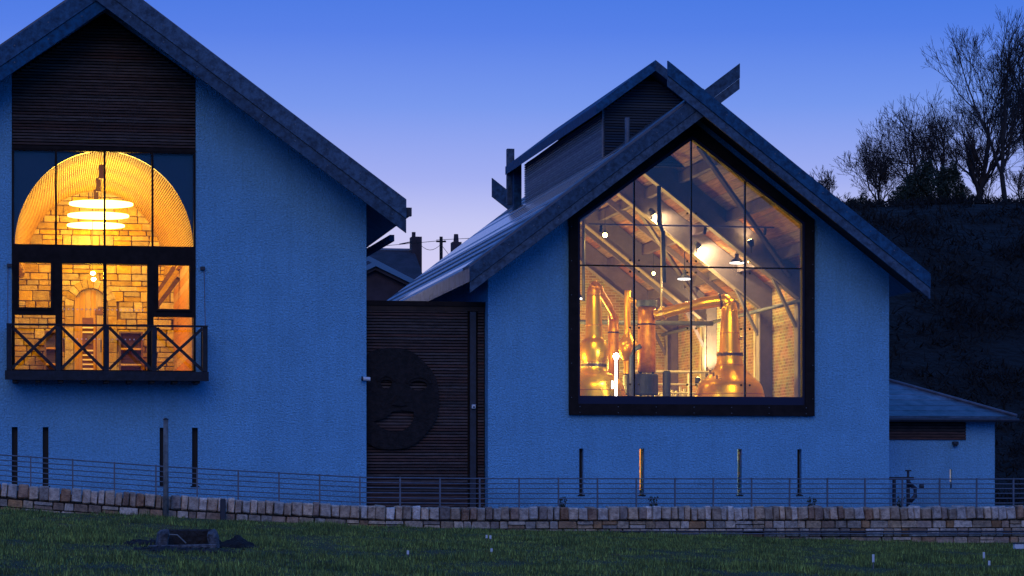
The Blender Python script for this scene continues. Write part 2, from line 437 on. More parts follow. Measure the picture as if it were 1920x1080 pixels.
# ------------------------------------------------------------------ ground
def pl(x, tab):
    if x <= tab[0][0]: return tab[0][1]
    for (a, za), (b, zb) in zip(tab, tab[1:]):
        if x <= b: return za + (zb-za)*(x-a)/(b-a)
    return tab[-1][1]
TOP = [(-40, 1.2), (-16, .80), (-10.93, .469), (-7.97, .26), (-6.3, .165), (-4.06, .05), (-2, .03), (30, .03)]
FOOT = [(-40, .5), (-16, .15), (-10.93, -.01), (-7.9, -.14), (-4.06, -.32), (1.0, -.47), (4.5, -.60), (9.08, -.725), (30, -.9)]
def ztop(x): return pl(x, TOP)
WY = -7.0
def field_z(x, y):
    k = min(1.0, max(0.0, (y + 56) / (56 + WY)))
    return -1.25 + (pl(x, FOOT) + 1.25) * k + 0.02*math.sin(x*1.3 + y*.7) * (1-k)
def ground_z(x, y):
    if y <= WY: return field_z(x, max(y, -56))
    if y <= 0: return min(ztop(x), .6) - .15
    k = min(1, y/8.0)
    return (min(ztop(x), .6) - .15)*(1-k) - .12*k
xs = sorted(set([-900, -500, -250, -120, -70, -45, -30] + [round(-24 + .5*i, 2) for i in range(97)] + [30, 40, 60, 90, 150, 300, 600, 1000]))
ys = [-400, -200, -110, -80, -68, -56] + [-56 + 2*i for i in range(1, 24)] + [-8.0, -7.4, WY, WY+.05, -5, -3, -1, 0, 2, 5, 8, 14, 24, 40, 70, 120, 250, 600, 1500, 3000]
vs = [(x, y, ground_z(x, y)) for y in ys for x in xs]
nx = len(xs); fs = []; mi = []
for j in range(len(ys)-1):
    for i in range(nx-1):
        fs.append((j*nx+i, j*nx+i+1, (j+1)*nx+i+1, (j+1)*nx+i)); mi.append(0 if (ys[j+1] <= WY or ys[j] >= 24) else 1)
g = MB(); g.v = vs; g.f = fs
go = g.build("ground", M['grassbase'], smooth=True); go.data.materials.append(M['gravel'])
go.data.polygons.foreach_set("material_index", mi); tag(go, kind='structure')

# hillside behind the buildings, from a low saddle on the left to a high dark crest on the right
CREST = [(-160, 8.5), (-30, 8.8), (0, 9.6), (6, 9.5), (12, 9.9), (20, 12.6), (26, 14.0), (29, 14.15), (33, 14.35), (40, 14.6), (60, 15.5), (120, 17), (300, 17)]
def hill_z(x, y):
    k = max(0.0, min(1.0, (y-24)/41.0)); k = k*k*(3-2*k)
    x2 = x * 65/max(y, 40) if y < 65 else x
    h = pl(x2, CREST)
    n = noise.noise(Vector((x*.12, y*.12, 3))) * 1.0 + noise.noise(Vector((x*.5, y*.5, 1)))*.35
    return -0.3 + h*k + n*k*(0.2 if y > 58 else 0.8)
hx = [-300, -200, -120, -80, -50] + [-30 + 1.5*i for i in range(60)] + [65, 80, 110, 160, 240, 300]
hy = [24 + 2.05*i for i in range(21)] + [68, 74, 90, 120, 200, 400]
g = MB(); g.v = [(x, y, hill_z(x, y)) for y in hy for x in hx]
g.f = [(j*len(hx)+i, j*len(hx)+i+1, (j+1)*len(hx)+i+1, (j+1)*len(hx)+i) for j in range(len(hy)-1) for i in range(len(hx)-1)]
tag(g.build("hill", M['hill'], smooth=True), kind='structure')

# ------------------------------------------------------------------ grass
def blades(name, n, region, hmin, hmax, w, m, seed):
    rg = np.random.RandomState(seed)
    x, y = region(rg, n); n = len(x)
    z = np.array([field_z(a, b) for a, b in zip(x, y)])
    cl = np.array([noise.noise(Vector((a*.9, b*.5, 0))) + .6*noise.noise(Vector((a*3.1, b*2.2, 5))) for a, b in zip(x, y)])
    h = (hmin + (hmax-hmin)*rg.rand(n)**2) * np.clip(.75 + cl*1.6, .25, 2.3)
    a = rg.rand(n)*math.pi; lean = (rg.rand(n)-.5)*1.2; la = rg.rand(n)*2*math.pi
    ww = w*(.6+rg.rand(n)*.8)
    V = np.zeros((n, 3, 3), np.float32)
    V[:, 0] = np.stack([x-np.cos(a)*ww/2, y-np.sin(a)*ww/2, z-.02], 1)
    V[:, 1] = np.stack([x+np.cos(a)*ww/2, y+np.sin(a)*ww/2, z-.02], 1)
    V[:, 2] = np.stack([x+np.cos(la)*lean*h, y+np.sin(la)*lean*h, z+h], 1)
    me = bpy.data.meshes.new(name)
    me.vertices.add(n*3); me.vertices.foreach_set("co", V.ravel())
    me.loops.add(n*3); me.loops.foreach_set("vertex_index", np.arange(n*3, dtype=np.int32))
    me.polygons.add(n); me.polygons.foreach_set("loop_start", np.arange(n, dtype=np.int32)*3)
    me.update(calc_edges=True); me.materials.append(m)
    o = bpy.data.objects.new(name, me); COL.objects.link(o); return o
sy, cyw = math.sin(YAW), math.cos(YAW)
def field_region(rg, n):
    t = 27 + (51.5-27)*rg.rand(n)**.85
    l = (rg.rand(n)-.5)*.41*t
    x = cam.location.x + t*sy + l*cyw; y = cam.location.y + t*cyw - l*sy
    k = (y < WY-.22)
    k &= ~((np.abs(x+8.22) < .46) & (y > -20.9) & (y < -19.6))
    return x[k], y[k]
tag(blades("grass", 330000, field_region, .018, .075, .018, M['blade'], 3),
    "rough dark green grass of the field in front of the stone wall", "grass", kind='stuff')

# ------------------------------------------------------------------ gabled building shell
def gable(xc, x0, x1, zr, m, vt, run, yf, yb, ywall_back, holes, base, parent, wall_t=.35):
    """gable front wall with openings, side walls, rear gable and two roof slopes"""
    zt = lambda x: zr - m*abs(x-xc) - vt + .02
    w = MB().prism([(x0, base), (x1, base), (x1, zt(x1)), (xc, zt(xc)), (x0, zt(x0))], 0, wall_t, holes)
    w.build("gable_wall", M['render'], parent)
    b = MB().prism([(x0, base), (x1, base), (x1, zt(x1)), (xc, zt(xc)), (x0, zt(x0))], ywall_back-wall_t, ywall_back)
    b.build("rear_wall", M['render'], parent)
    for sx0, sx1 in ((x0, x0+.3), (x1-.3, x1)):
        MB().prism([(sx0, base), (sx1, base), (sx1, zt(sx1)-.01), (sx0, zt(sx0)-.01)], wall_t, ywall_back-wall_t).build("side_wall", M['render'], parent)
    for s in (-1, 1):
        r = MB().prism([(xc, zr), (xc+s*run, zr-m*run), (xc+s*run, zr-m*run-vt), (xc, zr-vt)], yf, yb).build("roof", M['slate'], parent)
        # slate courses laid over each other, thin wedges along the roof
        nc = 22; 
        for k in range(nc):
            a = run*(k)/nc; c = run*(k+1)/nc
            c -= .022
            q = MB().prism([(xc+s*a, zr-m*a+.012), (xc+s*c, zr-m*c+.014), (xc+s*c, zr-m*c+.002), (xc+s*a, zr-m*a+.001)][::s], yf+.95, yb-.05)
            q.build("slate_course", M[('slate', 'slatewet', 'slatemoss', 'slatewet', 'slate')[(k*7+k//3) % 5]], r)
        MB().prism([(xc+s*.02, zr+.075), (xc+s*run, zr-m*run+.06), (xc+s*run, zr-m*run+.004), (xc+s*.02, zr+.004)], yf+.02, yf+.9).build("verge", M['lead'], r)
        MB().prism([(xc, zr-vt-.002), (xc+s*(run-.03), zr-m*(run-.03)-vt-.002), (xc+s*(run-.03), zr-m*(run-.03)-vt-.04), (xc, zr-vt-.04)], yf+.005, -.005).build("soffit", M['soffit'], r)

def barge(xc, ztop_, m, hv, run, y, horn, parent, label=None, hlen=.82):
    """crossed bargeboards of two planks each; horns run on past the ridge"""
    for s in (-1, 1):
        dy = 0.0 if s < 0 else .086
        h = hlen if horn else 0.0
        X = lambda t: xc + s*t
        Z = lambda t: ztop_ - m*t
        up = .58
        yy = y-.04-dy
        o = MB().prism([(X(-h), Z(-h)+.0), (X(run), Z(run)), (X(run), Z(run)-hv*up), (X(-h), Z(-h)-hv*up)], yy-.055, yy+.02).build("bargeboard", M['barge'], parent, bevel=.006)
        MB().prism([(X(-h), Z(-h)-hv*up-.006), (X(run), Z(run)-hv*up-.006), (X(run), Z(run)-hv), (X(-h), Z(-h)-hv)], yy-.030, yy+.02).build("lower_board", M['barge'], o, bevel=.006)
        bolts = MB()
        for k in range(9):
            t = .5 + k*(run-.8)/8
            for dz in (.14, .40):
                c = (X(t), yy-.056 if dz < .3 else yy-.031, Z(t)-hv*dz/.54)
                bolts.tube([(c[0], c[1]-.012, c[2]), (c[0], c[1]+.01, c[2])], .014, 6)
        bolts.build("bolt_heads", M['steel'], o)['kind'] = 'stuff'

# ======================= distillery hall (right) ==========================
H = thing("distillery_building", (4.04, 0, 0), "white rendered gabled building with crossed bargeboards and a big house-shaped window showing copper stills", "building")
XR, ZR, MR = 4.04, 9.05, .76
win = [(1.30, 2.05), (6.82, 2.05), (6.82, 6.36), (4.06, 8.44), (1.30, 6.36)]
def slit(x0, x1, z0, z1): return [(x0, z0), (x1, z0), (x1, z1), (x0, z1)]
rs = [(1.503, 1.599), (2.864, 2.973), (5.104, 5.202), (6.482, 6.581)]
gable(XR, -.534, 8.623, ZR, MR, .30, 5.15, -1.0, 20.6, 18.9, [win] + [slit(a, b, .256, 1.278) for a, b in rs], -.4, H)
barge(XR, 9.06, MR, .56, 5.15, -1.0, True, H)
# rear gable's own crossed boards
for s in (-1, 1):
    h = .85 if True else 0
    yy = 20.7 + (.09 if s > 0 else 0)
    MB().prism([(XR-s*h*1.0, 9.06+MR*h), (XR+s*5.15, 9.06-MR*5.15), (XR+s*5.15, 8.5-MR*5.15), (XR-s*h, 8.5+MR*h)], yy, yy+.08).build("rear_bargeboard", M['barge'], H)
# window: stepped dark frame
fr_o = [(1.264, 2.016), (6.856, 2.016), (6.856, 6.40), (4.06, 8.53), (1.264, 6.40)]
fr_m = [(1.46, 2.26), (6.64, 2.26), (6.64, 6.34), (4.055, 8.22), (1.46, 6.34)]
gl = [(1.515, 2.44), (6.585, 2.44), (6.585, 6.31), (4.053, 8.13), (1.515, 6.31)]
W = MB().prism(fr_o, -.10, .02, [fr_m]).build("window", M['frame'], H)
MB().prism([(1.31, 2.06), (6.81, 2.06), (6.81, 6.35), (4.06, 8.43), (1.31, 6.35)], .021, .34, [fr_m]).build("reveal", M['frame'], W)
MB().prism(fr_m[:], -.045, .10, [gl]).build("inner_frame", M['frame_in'], W)
mx_ = [2.755, 4.053, 5.288]; zt_ = 5.315
def gz(x): return 6.31 + (8.13-6.31)*(1-abs(x-4.053)/2.535)
cols = [1.515] + mx_ + [6.585]
for i in range(4):
    a, b = cols[i]+.012, cols[i+1]-.012
    MB().box(a, b, .020, .032, 2.44, zt_-.012).build("pane", M['glass'], W)
    pts = [(a, zt_+.012), (b, zt_+.012), (b, gz(b)), (a, gz(a))]
    MB().prism(pts, .020, .032).build("pane", M['glass'], W)
for x in mx_:
    MB().box(x-.019, x+.019, .034, .085, 2.44, gz(x)).build("mullion", M['frame'], W)
MB().box(1.515, 6.585, .036, .082, zt_-.018, zt_+.018).build("transom", M['frame'], W)
fit = MB()
for x in mx_:
    for z in (2.7, 3.95, 5.19, 5.44, 6.5):
        if z > 6 and abs(x-4.05) > .5: continue
        for dx in (-.10, .10):
            fit.tube([(x+dx, .005, z), (x+dx, .03, z)], .024, 8)
fit.build("glass_bolts", M['darksteel'], W)['kind'] = 'stuff'
bolt = MB()
for k in range(7):
    x = 1.5 + k*.86
    for z in (2.07, 2.20): bolt.tube([(x, -.112, z), (x, -.09, z)], .011, 6)
for k in range(6):
    for x in (1.31, 6.81):
        bolt.tube([(x, -.112, 2.4+k*.75), (x, -.09, 2.4+k*.75)], .011, 6)
bolt.build("frame_bolts", M['steel'], W)['kind'] = 'stuff'
for i, (a, b) in enumerate(rs):
    s = MB().box(a+.002, b-.002, .17, .18, .258, 1.276).build("slit_window", M['glassL'] if i in (1, 2) else M['unlit_board'], H)
    if i in (1, 2):
        z = .26; k = 0
        while z < 1.25:
            hh = rnd.uniform(.05, .22)
            if k == 0 or (i == 2 and k % 3 != 1): MB().box(a-.05, b+.05, .40, .42, z, min(z+hh, 1.27)).build("unlit_board", M['unlit_board'], s)
            z += hh; k += 1
    MB().box(a-.03, b+.03, -.02, .165, .235, .256).build("sill", M['frame'], s)
t = thing("added_slit_lamp", (4.0, .75, 1.0), "unseen warm lamp added to make the two middle slit windows glow", "lamp")  # hidden lamp added so the two middle slits glow
MB().lathe([(.03, .93), (.06, .97), (.06, 1.03), (.03, 1.07)], (4.0, .75), 12).build("bulb", M['bulb'], t, smooth=True)
MB().tube([(4.0, .75, 1.07), (4.0, .75, 1.9)], .01, 6).build("cord", M['darksteel'], t)
lamp("added_slit_light", (4.0, .62, 1.0), 120, (1, .62, .2), .08, t)
MB().box(1.9, 6.2, 1.5, 1.55, .05, 1.9).build("slit_backdrop", M['unlit_board2'], H)  # board added to catch the slit lamp's light
MB().box(1.85, 6.25, .36, 1.55, 1.901, 1.96).build("light_lid", M['ceil'], H)  # unseen lid added to keep the slit lamp from lighting the hall
for x in (1.85, 6.2): MB().box(x, x+.05, .36, 1.5, .03, 1.9).build("light_baffle", M['unlit_board2'], H)  # added ends closing the box round the slit lamp
# roof lantern: louvred monitor astride the ridge, open belfry bay at its far end
L0, L1, LB = 4.0, 13.9, 15.4
lan = MB().box(2.93, 3.0, L0, L1, 8.02, 9.30).build("roof_lantern", M['slat_back'], H)
MB().box(5.08, 5.15, L0, L1, 8.02, 9.30).build("lantern_wall", M['slat_back'], lan)
MB().prism([(2.905, 8.02), (5.175, 8.02), (5.175, 9.32), (4.04, 10.18), (2.905, 9.32)], L0-.06, L0).build("lantern_front", M['slat_back'], lan)
MB().prism([(2.95, 8.1), (5.13, 8.1), (5.13, 9.3), (4.04, 10.1), (2.95, 9.3)], L1, L1+.05).build("lantern_rear", M['slat_back'], lan)
for k in range(19):
    z = 8.10 + k*.062
    MB().box(2.880, 2.925, L0-.05, L1, z, z+.040).build("louvre", M['louvre'], lan)
for k in range(31):
    z = 8.06 + k*.064
    hw = 1.135 if z < 9.28 else max(0, 1.135 - (z-9.28)/.76)
    if hw > .06: MB().box(4.04-hw, 4.04+hw, L0-.10, L0-.062, z, z+.045).build("slat", M['darkslat'], lan)
MB().box(2.872, 2.93, L0-.10, L0-.052, 8.05, 9.33).build("corner_post", M['steel'], lan)
for s in (-1, 1):
    MB().prism([(4.04, 10.45), (4.04+s*1.42, 10.45-.76*1.42), (4.04+s*1.42, 10.22-.76*1.42), (4.04, 10.20)], L0-.62, LB).build("lantern_roof", M['barge'], lan)
    MB().box(4.04+s*1.15-.11, 4.04+s*1.15+.11, 14.95, 15.17, 8.0, 9.50).build("lantern_post", M['barge'], lan)
    MB().box(4.04+s*1.30-.10, 4.04+s*1.30+.10, 15.18, 15.36, 8.3, 9.85).build("lantern_post", M['barge'], lan)
MB().tube([(2.95, 1.6, 8.1), (2.95, 1.6, 8.82)], .055, 10).build("vent_pipe", M['steel'], H)

# interior of the hall
inside = MB().prism([(-.23, 0.02), (8.32, 0.02), (8.32, 5.47), (4.04, 8.72), (-.23, 5.47)], 18.40, 18.54).build("rear_brick_wall", M['brickrear'], H)
MB().box(8.20, 8.32, .36, 18.40, .02, 5.55).build("side_brick_wall", M['brickside'], H)
MB().box(-.23, -.11, .36, 18.40, .02, 5.5).build("side_brick_wall", M['brickside'], H)
MB().box(-.11, 8.20, .36, 18.40, -.05, .018).build("hall_floor", M['concrete'], H)
zu = lambda x: 8.70 - MR*abs(x-XR)
npk = 22
for s in (-1, 1):
    for k in range(npk):
        a = .02 + 4.14*k/npk; b = .02 + 4.14*(k+1)/npk - .012
        dz = rnd.uniform(0, .010)
        MB().prism([(XR+s*a, zu(XR+a)-dz), (XR+s*b, zu(XR+b)-dz), (XR+s*b, zu(XR+b)-.03-dz), (XR+s*a, zu(XR+a)-.03-dz)], .36, 18.39).build("ceiling_plank", M['ceil'], H)
RD = .70
for y in (4.6, 8.0, 13.5, 17.9):
    zi = lambda x: zu(x) - .04 - RD
    xi0, xi1 = .22, 7.86
    pts = [(8.19, .02), (8.19, zu(8.19)-.06), (XR, zu(XR)-.06), (-.10, zu(-.10)-.06), (-.10, .02), (xi0, .02), (xi0, zi(xi0)-.05), (XR, zi(XR)), (xi1, zi(xi1)-.05), (xi1, .02)]
    f = MB().prism(pts, y, y+.13).build("roof_frame", M['beam'], H)
    for s in (-1, 1):
        xk = xi1 if s > 0 else xi0
        fl = MB().bar((XR, y+.065, zi(XR)-.012), (xk, y+.065, zi(xk)-.062), .30, .028)
        fl.build("flange", M['flange'], f)
        MB().box(xk-.028 if s > 0 else xk, xk if s > 0 else xk+.028, y-.085, y+.215, .02, zi(xk)-.07).build("flange", M['flange'], f)
        MB().bar((xk-s*.02, y+.065, zi(xk)-.75), (xk-s*.62, y+.065, zi(xk-s*.62)-.03), .14, .06).build("knee_brace", M['beam'], f)
for s in (-1, 1):
    for d in (.9, 2.1, 3.3):
        x = XR + s*d
        MB().prism([(x-.07, zu(x)-.05-.0), (x+.07, zu(x)-.05), (x+.07, zu(x)-.30), (x-.07, zu(x)-.30)], .37, 18.38).build("purlin", M['beam'], H)
    for (ya, yb2) in ((.5, 4.55), (8.2, 13.4)):
        MB().bar((XR+s*.3, ya, zu(XR+.3)-.42), (XR+s*3.6, yb2, zu(XR+3.6)-.42), .09, .09).build("wind_brace", M['beam'], H)
for y in (10.8, 15.6):
    MB().prism([(XR+.1, zu(XR)-.32), (8.1, zu(8.1)-.30), (8.1, zu(8.1)-.46), (XR+.1, zu(XR)-.50)], y, y+.09).build("rafter", M['beam'], H)
# ducts and pipes under the ceiling
MB().tube([(4.32, 4.2, 7.6), (4.32, 4.2, 6.72), (4.42, 4.2, 6.50), (4.45, 4.2, 5.3)], .05, 8).build("drop_pipe", M['darksteel'], H, smooth=True)
MB().tube([(5.10, 7.2, 7.3), (5.10, 7.2, 4.72)], .022, 6).build("hanger_rod", M['rail'], H)
MB().tube([(2.95, 6.4, 7.3), (2.95, 6.4, 5.0)], .04, 8).build("drop_pipe", M['steel'], H, smooth=True)
MB().tube([(7.75, 1.0, 4.9), (7.75, 18.0, 4.9)], .05, 8).build("wall_pipe", M['steel'], H, smooth=True)
MB().tube([(.6, 10.5, 4.75), (7.3, 10.5, 4.75)], .06, 8).build("cross_pipe", M['steel'], H, smooth=True)
for yy in (9.4, 11.2, 15.0):
    MB().tube([(8.13, yy, .1), (8.13, yy, 5.0)], .035, 6).build("wall_conduit", M['rail'], H, smooth=True)

# ---- stills
def still(name, c, prof, label, flange_z, flange_r, neck_top, arm, armr, m1=M['copper'], m2=M['copper'], seams=(2.3, 2.72, 3.42, 4.25)):
    t = thing(name, (c[0], c[1], 0.02), label, "still", "copper pot stills in the hall")
    MB().lathe(prof, c, 48).build("pot", m1, t, smooth=True)
    MB().lathe([(flange_r, flange_z-.035), (flange_r+.03, flange_z-.03), (flange_r+.03, flange_z+.03), (flange_r, flange_z+.035)], c, 32).build("collar", M['gasket'], t)
    MB().tube(arm, armr, 18).build("lyne_arm", m2, t, smooth=True)
    for zz in seams:
        k = min(range(len(prof)), key=lambda q: abs(prof[q][1]-zz)); r_ = prof[k][0]; zz = prof[k][1]
        MB().lathe([(r_-.01, zz-.012), (r_+.009, zz-.010), (r_+.009, zz+.010), (r_-.01, zz+.012)], c, 48).build("seam", M['copperdull'], t, smooth=True)
    rv_ = MB()
    for k in range(24):
        a = k*math.pi/12
        p = (c[0]+(flange_r+.012)*math.cos(a), c[1]+(flange_r+.012)*math.sin(a))
        rv_.tube([(p[0], p[1], flange_z-.055), (p[0], p[1], flange_z+.055)], .013, 5)
    rv_.build("collar_bolts", M['brass'], t)['kind'] = 'stuff'
    return t
def curve(ctrl, n=8):
    """Catmull-Rom through (r, z) control points"""
    out = []
    P = [ctrl[0]] + ctrl + [ctrl[-1]]
    for i in range(1, len(P)-2):
        for k in range(n):
            t = k/n
            q = [0.5*((2*P[i][j]) + (-P[i-1][j]+P[i+1][j])*t + (2*P[i-1][j]-5*P[i][j]+4*P[i+1][j]-P[i+2][j])*t*t + (-P[i-1][j]+3*P[i][j]-3*P[i+1][j]+P[i+2][j])*t**3) for j in range(len(P[i]))]
            out.append(tuple(q))
    out.append(tuple(ctrl[-1])); return out
c = (6.54, 6.0)
arm = curve([(c[0], 6.0, 4.55), (c[0]-.01, 6.0, 4.80), (c[0]-.06, 6.0, 4.95), (c[0]-.20, 6.03, 5.02), (5.75, 6.15, 4.93), (4.95, 6.55, 4.72), (4.78, 6.62, 4.68)], 6)
st = still("pot_still", c, curve([(.45, .02), (.80, .5), (.95, 1.3), (.90, 2.2), (.86, 2.62), (.82, 2.82), (.745, 2.99), (.53, 3.19), (.40, 3.34), (.325, 3.50), (.305, 3.66)], 5) + curve([(.262, 3.72), (.25, 4.0), (.235, 4.3), (.205, 4.6), (.195, 4.78)], 4),
      "pear-shaped copper pot still on the right of the big window, its arm reaching left", 3.70, .30, 4.9, arm, [.196]*6 + [.195]*7 + [.175]*5 + [.15]*6 + [.13]*13)
MB().tube([(c[0]-.22, 6.035, 5.02), (c[0]-.26, 6.04, 5.015)], .20, 20).build("arm_ring", M['gasket'], st)
MB().tube([(c[0]+.20, 5.9, 4.10), (c[0]+.28, 5.85, 4.10)], .05, 10).build("sight_glass", M['brass'], st)
MB().tube([(5.02, 6.5, 4.74), (4.93, 6.56, 4.72)], .17, 16).build("arm_flange", M['brass'], st)
for k in range(5):
    a = -2.2 - k*.12
    MB().tube([(c[0]+.62*math.cos(a)-.02*k, 6+.62*math.sin(a), 3.00+k*.07), (c[0]+.64*math.cos(a)-.02*k, 6+.64*math.sin(a), 3.10+k*.07)], .03, 8).build("valve", M['brass'], st)
c = (2.80, 4.5)
arm = curve([(c[0], 4.5, 4.95), (c[0]+.01, 4.5, 5.12), (c[0]+.06, 4.52, 5.20), (c[0]+.18, 4.6, 5.10), (3.45, 5.5, 4.72), (3.62, 6.0, 4.55)], 5)
still("pot_still", c, curve([(.45, .02), (.82, .6), (.98, 1.4), (.96, 2.0), (.80, 2.45), (.76, 2.64), (.69, 2.88), (.53, 3.06), (.35, 3.17), (.29, 3.26)], 5) + curve([(.27, 3.40), (.32, 3.52), (.345, 3.70), (.30, 3.88), (.215, 3.98), (.20, 4.2), (.185, 4.7), (.165, 5.0)], 5),
      "copper pot still with a round boil ball at the left edge of the big window", 3.33, .27, 5.1, arm, [.166]*6 + [.15]*5 + [.11]*4 + [.08]*5 + [.065]*6, m2=M['copperdull'])
# condensers
def condenser(c, r, z0, z1, label, cap=True, m=M['copperdull']):
    t = thing("condenser", (c[0], c[1], z0), label, "condenser", "copper condensers in the hall")
    MB().lathe([(r, z0), (r, z0+.45*(z1-z0)), (r*.96, z0+.7*(z1-z0)), (r*.96, z1)], c, 32).build("shell", m, t, smooth=True)
    MB().lathe([(r*1.03, z0+.72*(z1-z0)), (r*1.06, z0+.72*(z1-z0)+.01), (r*1.06, z0+.72*(z1-z0)+.03), (r*1.03, z0+.72*(z1-z0)+.04)], c, 32).build("band", M['gasket'], t)
    if cap:
        MB().lathe([(r*1.12, z1), (r*1.15, z1+.01), (r*1.15, z1+.15), (r*1.1, z1+.16)], c, 32).build("cap", M['steel'], t, smooth=False)
    for dx in (-.7, .7):
        MB().box(c[0]+dx*r-.03, c[0]+dx*r+.03, c[1]-.03, c[1]+.03, .02, z0).build("leg", M['darksteel'], t)
    return t
condenser((4.63, 6.8), .225, 3.28, 4.90, "tall copper condenser with a steel cap joined to the right still's arm")
condenser((3.63, 6.1), .135, 3.1, 4.62, "slim dull copper condenser just behind the left still", cap=False)
t = thing("spirit_column", (4.42, 8.0, .02), "thin bright copper column left of the capped condenser", "column still")
MB().lathe(curve([(.10, .02), (.10, 3.4), (.12, 3.62), (.24, 3.85), (.25, 4.05), (.12, 4.25), (.085, 4.45), (.085, 5.0), (.075, 5.4)], 5), (4.42, 8.0), 24).build("column_tube", M['copper'], t, smooth=True)
MB().tube([(4.42, 7.97, 5.2), (4.6, 8.0, 5.12), (4.75, 8.05, 4.95)], .06, 10).build("top_elbow", M['copper'], t, smooth=True)
# receiver tank and platform rails
t = thing("receiver_tank", (4.62, 6.9, .02), "dark steel receiver tank under the capped condenser", "tank")
MB().lathe([(.42, 2.72), (.44, 2.74), (.44, 3.20), (.42, 3.24)], (4.50, 6.9), 28).build("shell", M['darksteel'], t)
for k in range(4):
    a = math.pi/4 + k*math.pi/2
    MB().tube([(4.5+.36*math.cos(a), 6.9+.36*math.sin(a), .02), (4.5+.36*math.cos(a), 6.9+.36*math.sin(a), 2.72)], .03, 8).build("leg", M['steel'], t)
MB().tube([(3.95, 5.5, .1), (3.95, 5.5, 3.6), (4.03, 5.5, 3.78), (4.18, 5.5, 3.86)], .06, 10).build("bent_pipe", M['steel'], t, smooth=True)
MB().lathe([(.10, .02), (.10, 3.26), (.07, 3.3)], (5.02, 6.3), 16).build("dark_pump_column", M['darksteel'], t)
t = thing("platform_railing", (5.6, 9.0, .02), "cream steel platform railing between the two copper stills", "railing")
MB().box(2.2, 7.0, 8.95, 10.2, 2.52, 2.60).build("deck", M['steel'], t)
for z, r in ((3.40, .035), (3.08, .022), (2.86, .022)):
    MB().tube([(2.2, 9.0, z), (6.95, 9.0, z)], r, 8).build("rail", M['rail'], t, smooth=True)
for k in range(9):
    x = 2.4 + k*.55
    MB().tube([(x, 9.0, .02), (x, 9.0, 3.4)], .024, 8).build("post", M['rail'], t, smooth=True)
for k in range(14):
    x = 4.95 + k*.11
    MB().box(x, x+.05, 9.12, 9.14, 2.62, 2.62+rnd.uniform(.1, .42)).build("toe_slat", M['rail'], t)
for k in range(5):
    x = 5.1+k*.28
    MB().lathe([(.05, 2.60), (.07, 2.62), (.07, 2.75+.03*k), (.03, 2.8+.03*k)], (x, 9.5), 12).build("valve_body", M['rail'], t)
# ---- hall lamps
def bulb_lamp(loc, w, label, rod=.5, r=.05):
    t = thing("pendant_bulb", loc, label, "lamp", "bare warm bulbs hanging in the still hall")
    n = 10
    prof = [(r*math.sin(math.pi*(i+.3)/n), loc[2]-r*math.cos(math.pi*(i+.3)/n)) for i in range(n)]
    MB().lathe(prof, loc[:2], 14).build("bulb", M['bulb'], t, smooth=True)
    MB().tube([(loc[0], loc[1], loc[2]+r), (loc[0], loc[1], loc[2]+r+.08)], .03, 8).build("lamp_holder", M['darksteel'], t)
    MB().tube([(loc[0], loc[1], loc[2]+r+.08), (loc[0], loc[1], loc[2]+rod)], .008, 5).build("flex", M['darksteel'], t)
    lamp("bulb_light", (loc[0], loc[1], loc[2]-.1), w, parent=t)
WARM = (1.0, .64, .13)
bulb_lamp((3.49, 6.4, 6.62), 30, "bare bulb at the far left under the hall roof", .6, .055)
bulb_lamp((7.03, 5.9, 6.00), 25, "bare bulb in front of the right frame rafter", .5, .055)
bulb_lamp((7.40, 8.5, 5.86), 45, "small bulb just below the transom at right", .3, .05)
bulb_lamp((5.62, 10.2, 6.02), 110, "small distant bulb near the middle of the hall", .5, .04)
def high_bay(loc, label, w):
    t = thing("high_bay_lamp", loc, label, "lamp", "flat high bay lamps in the still hall")
    MB().lathe([(.17, loc[2]), (.17, loc[2]+.02)], loc[:2], 20).build("diffuser", M['tube'], t)
    MB().lathe([(.18, loc[2]+.021), (.16, loc[2]+.06), (.05, loc[2]+.14), (.05, loc[2]+.24)], loc[:2], 20).build("reflector", M['darksteel'], t, smooth=True)
    MB().tube([(loc[0], loc[1], loc[2]+.24), (loc[0], loc[1], loc[2]+.7)], .012, 6).build("stem", M['darksteel'], t)
    lamp("bay_light", (loc[0], loc[1], loc[2]-.12), w, (1, .66, .24), .15, t)
high_bay((6.83, 6.4, 5.98), "flat high bay lamp above the right still", 60)
high_bay((5.95, 8.2, 5.71), "flat high bay lamp above the lyne arm", 150)
high_bay((2.95, 7.2, 5.10), "flat high bay lamp half hidden by the left window edge", 40)
def uplight(loc, target, w, label, ang=60):
    t = thing("uplight", loc, label, "lamp", "uplights washing the roof of the still hall")
    d = (Vector(target)-Vector(loc)).normalized()
    MB().tube([Vector(loc)-d*.16, Vector(loc)-d*.02], [.05, .085], 12).build("housing", M['darksteel'], t)
    MB().tube([Vector(loc)-d*.018, Vector(loc)-d*.010], .075, 12).build("lens", M['bulb'], t)
    MB().tube([Vector(loc)-d*.1, Vector(loc)-d*.1-Vector((0, 0, .22))], .015, 6).build("bracket", M['darksteel'], t)
    spot("uplight_beam", Vector(loc)+d*.02, target, w, (1, .70, .26), ang, t, .8, .06)
uplight((5.02, 7.72, 7.32), (5.35, 8.02, 7.02), 200, "uplight on the left of the rafter throwing a bright patch", 110)
uplight((6.18, 7.66, 6.50), (6.62, 8.02, 6.12), 320, "uplight above the right still throwing the brightest patch", 120)
uplight((6.60, 4.35, 6.35), (6.52, 4.62, 6.80), 22, "small uplight beside the right frame", 90)
uplight((7.45, 12.7, 3.4), (7.95, 13.5, 4.6), 1000, "wall uplight washing the third frame column cream", 80)
t = thing("track_spots", (4.0, .9, 5.9), "row of small track spotlights just inside the big window", "lamp")
MB().box(1.9, 6.2, .88, .92, 6.30, 6.33).build("track", M['beam'], t)
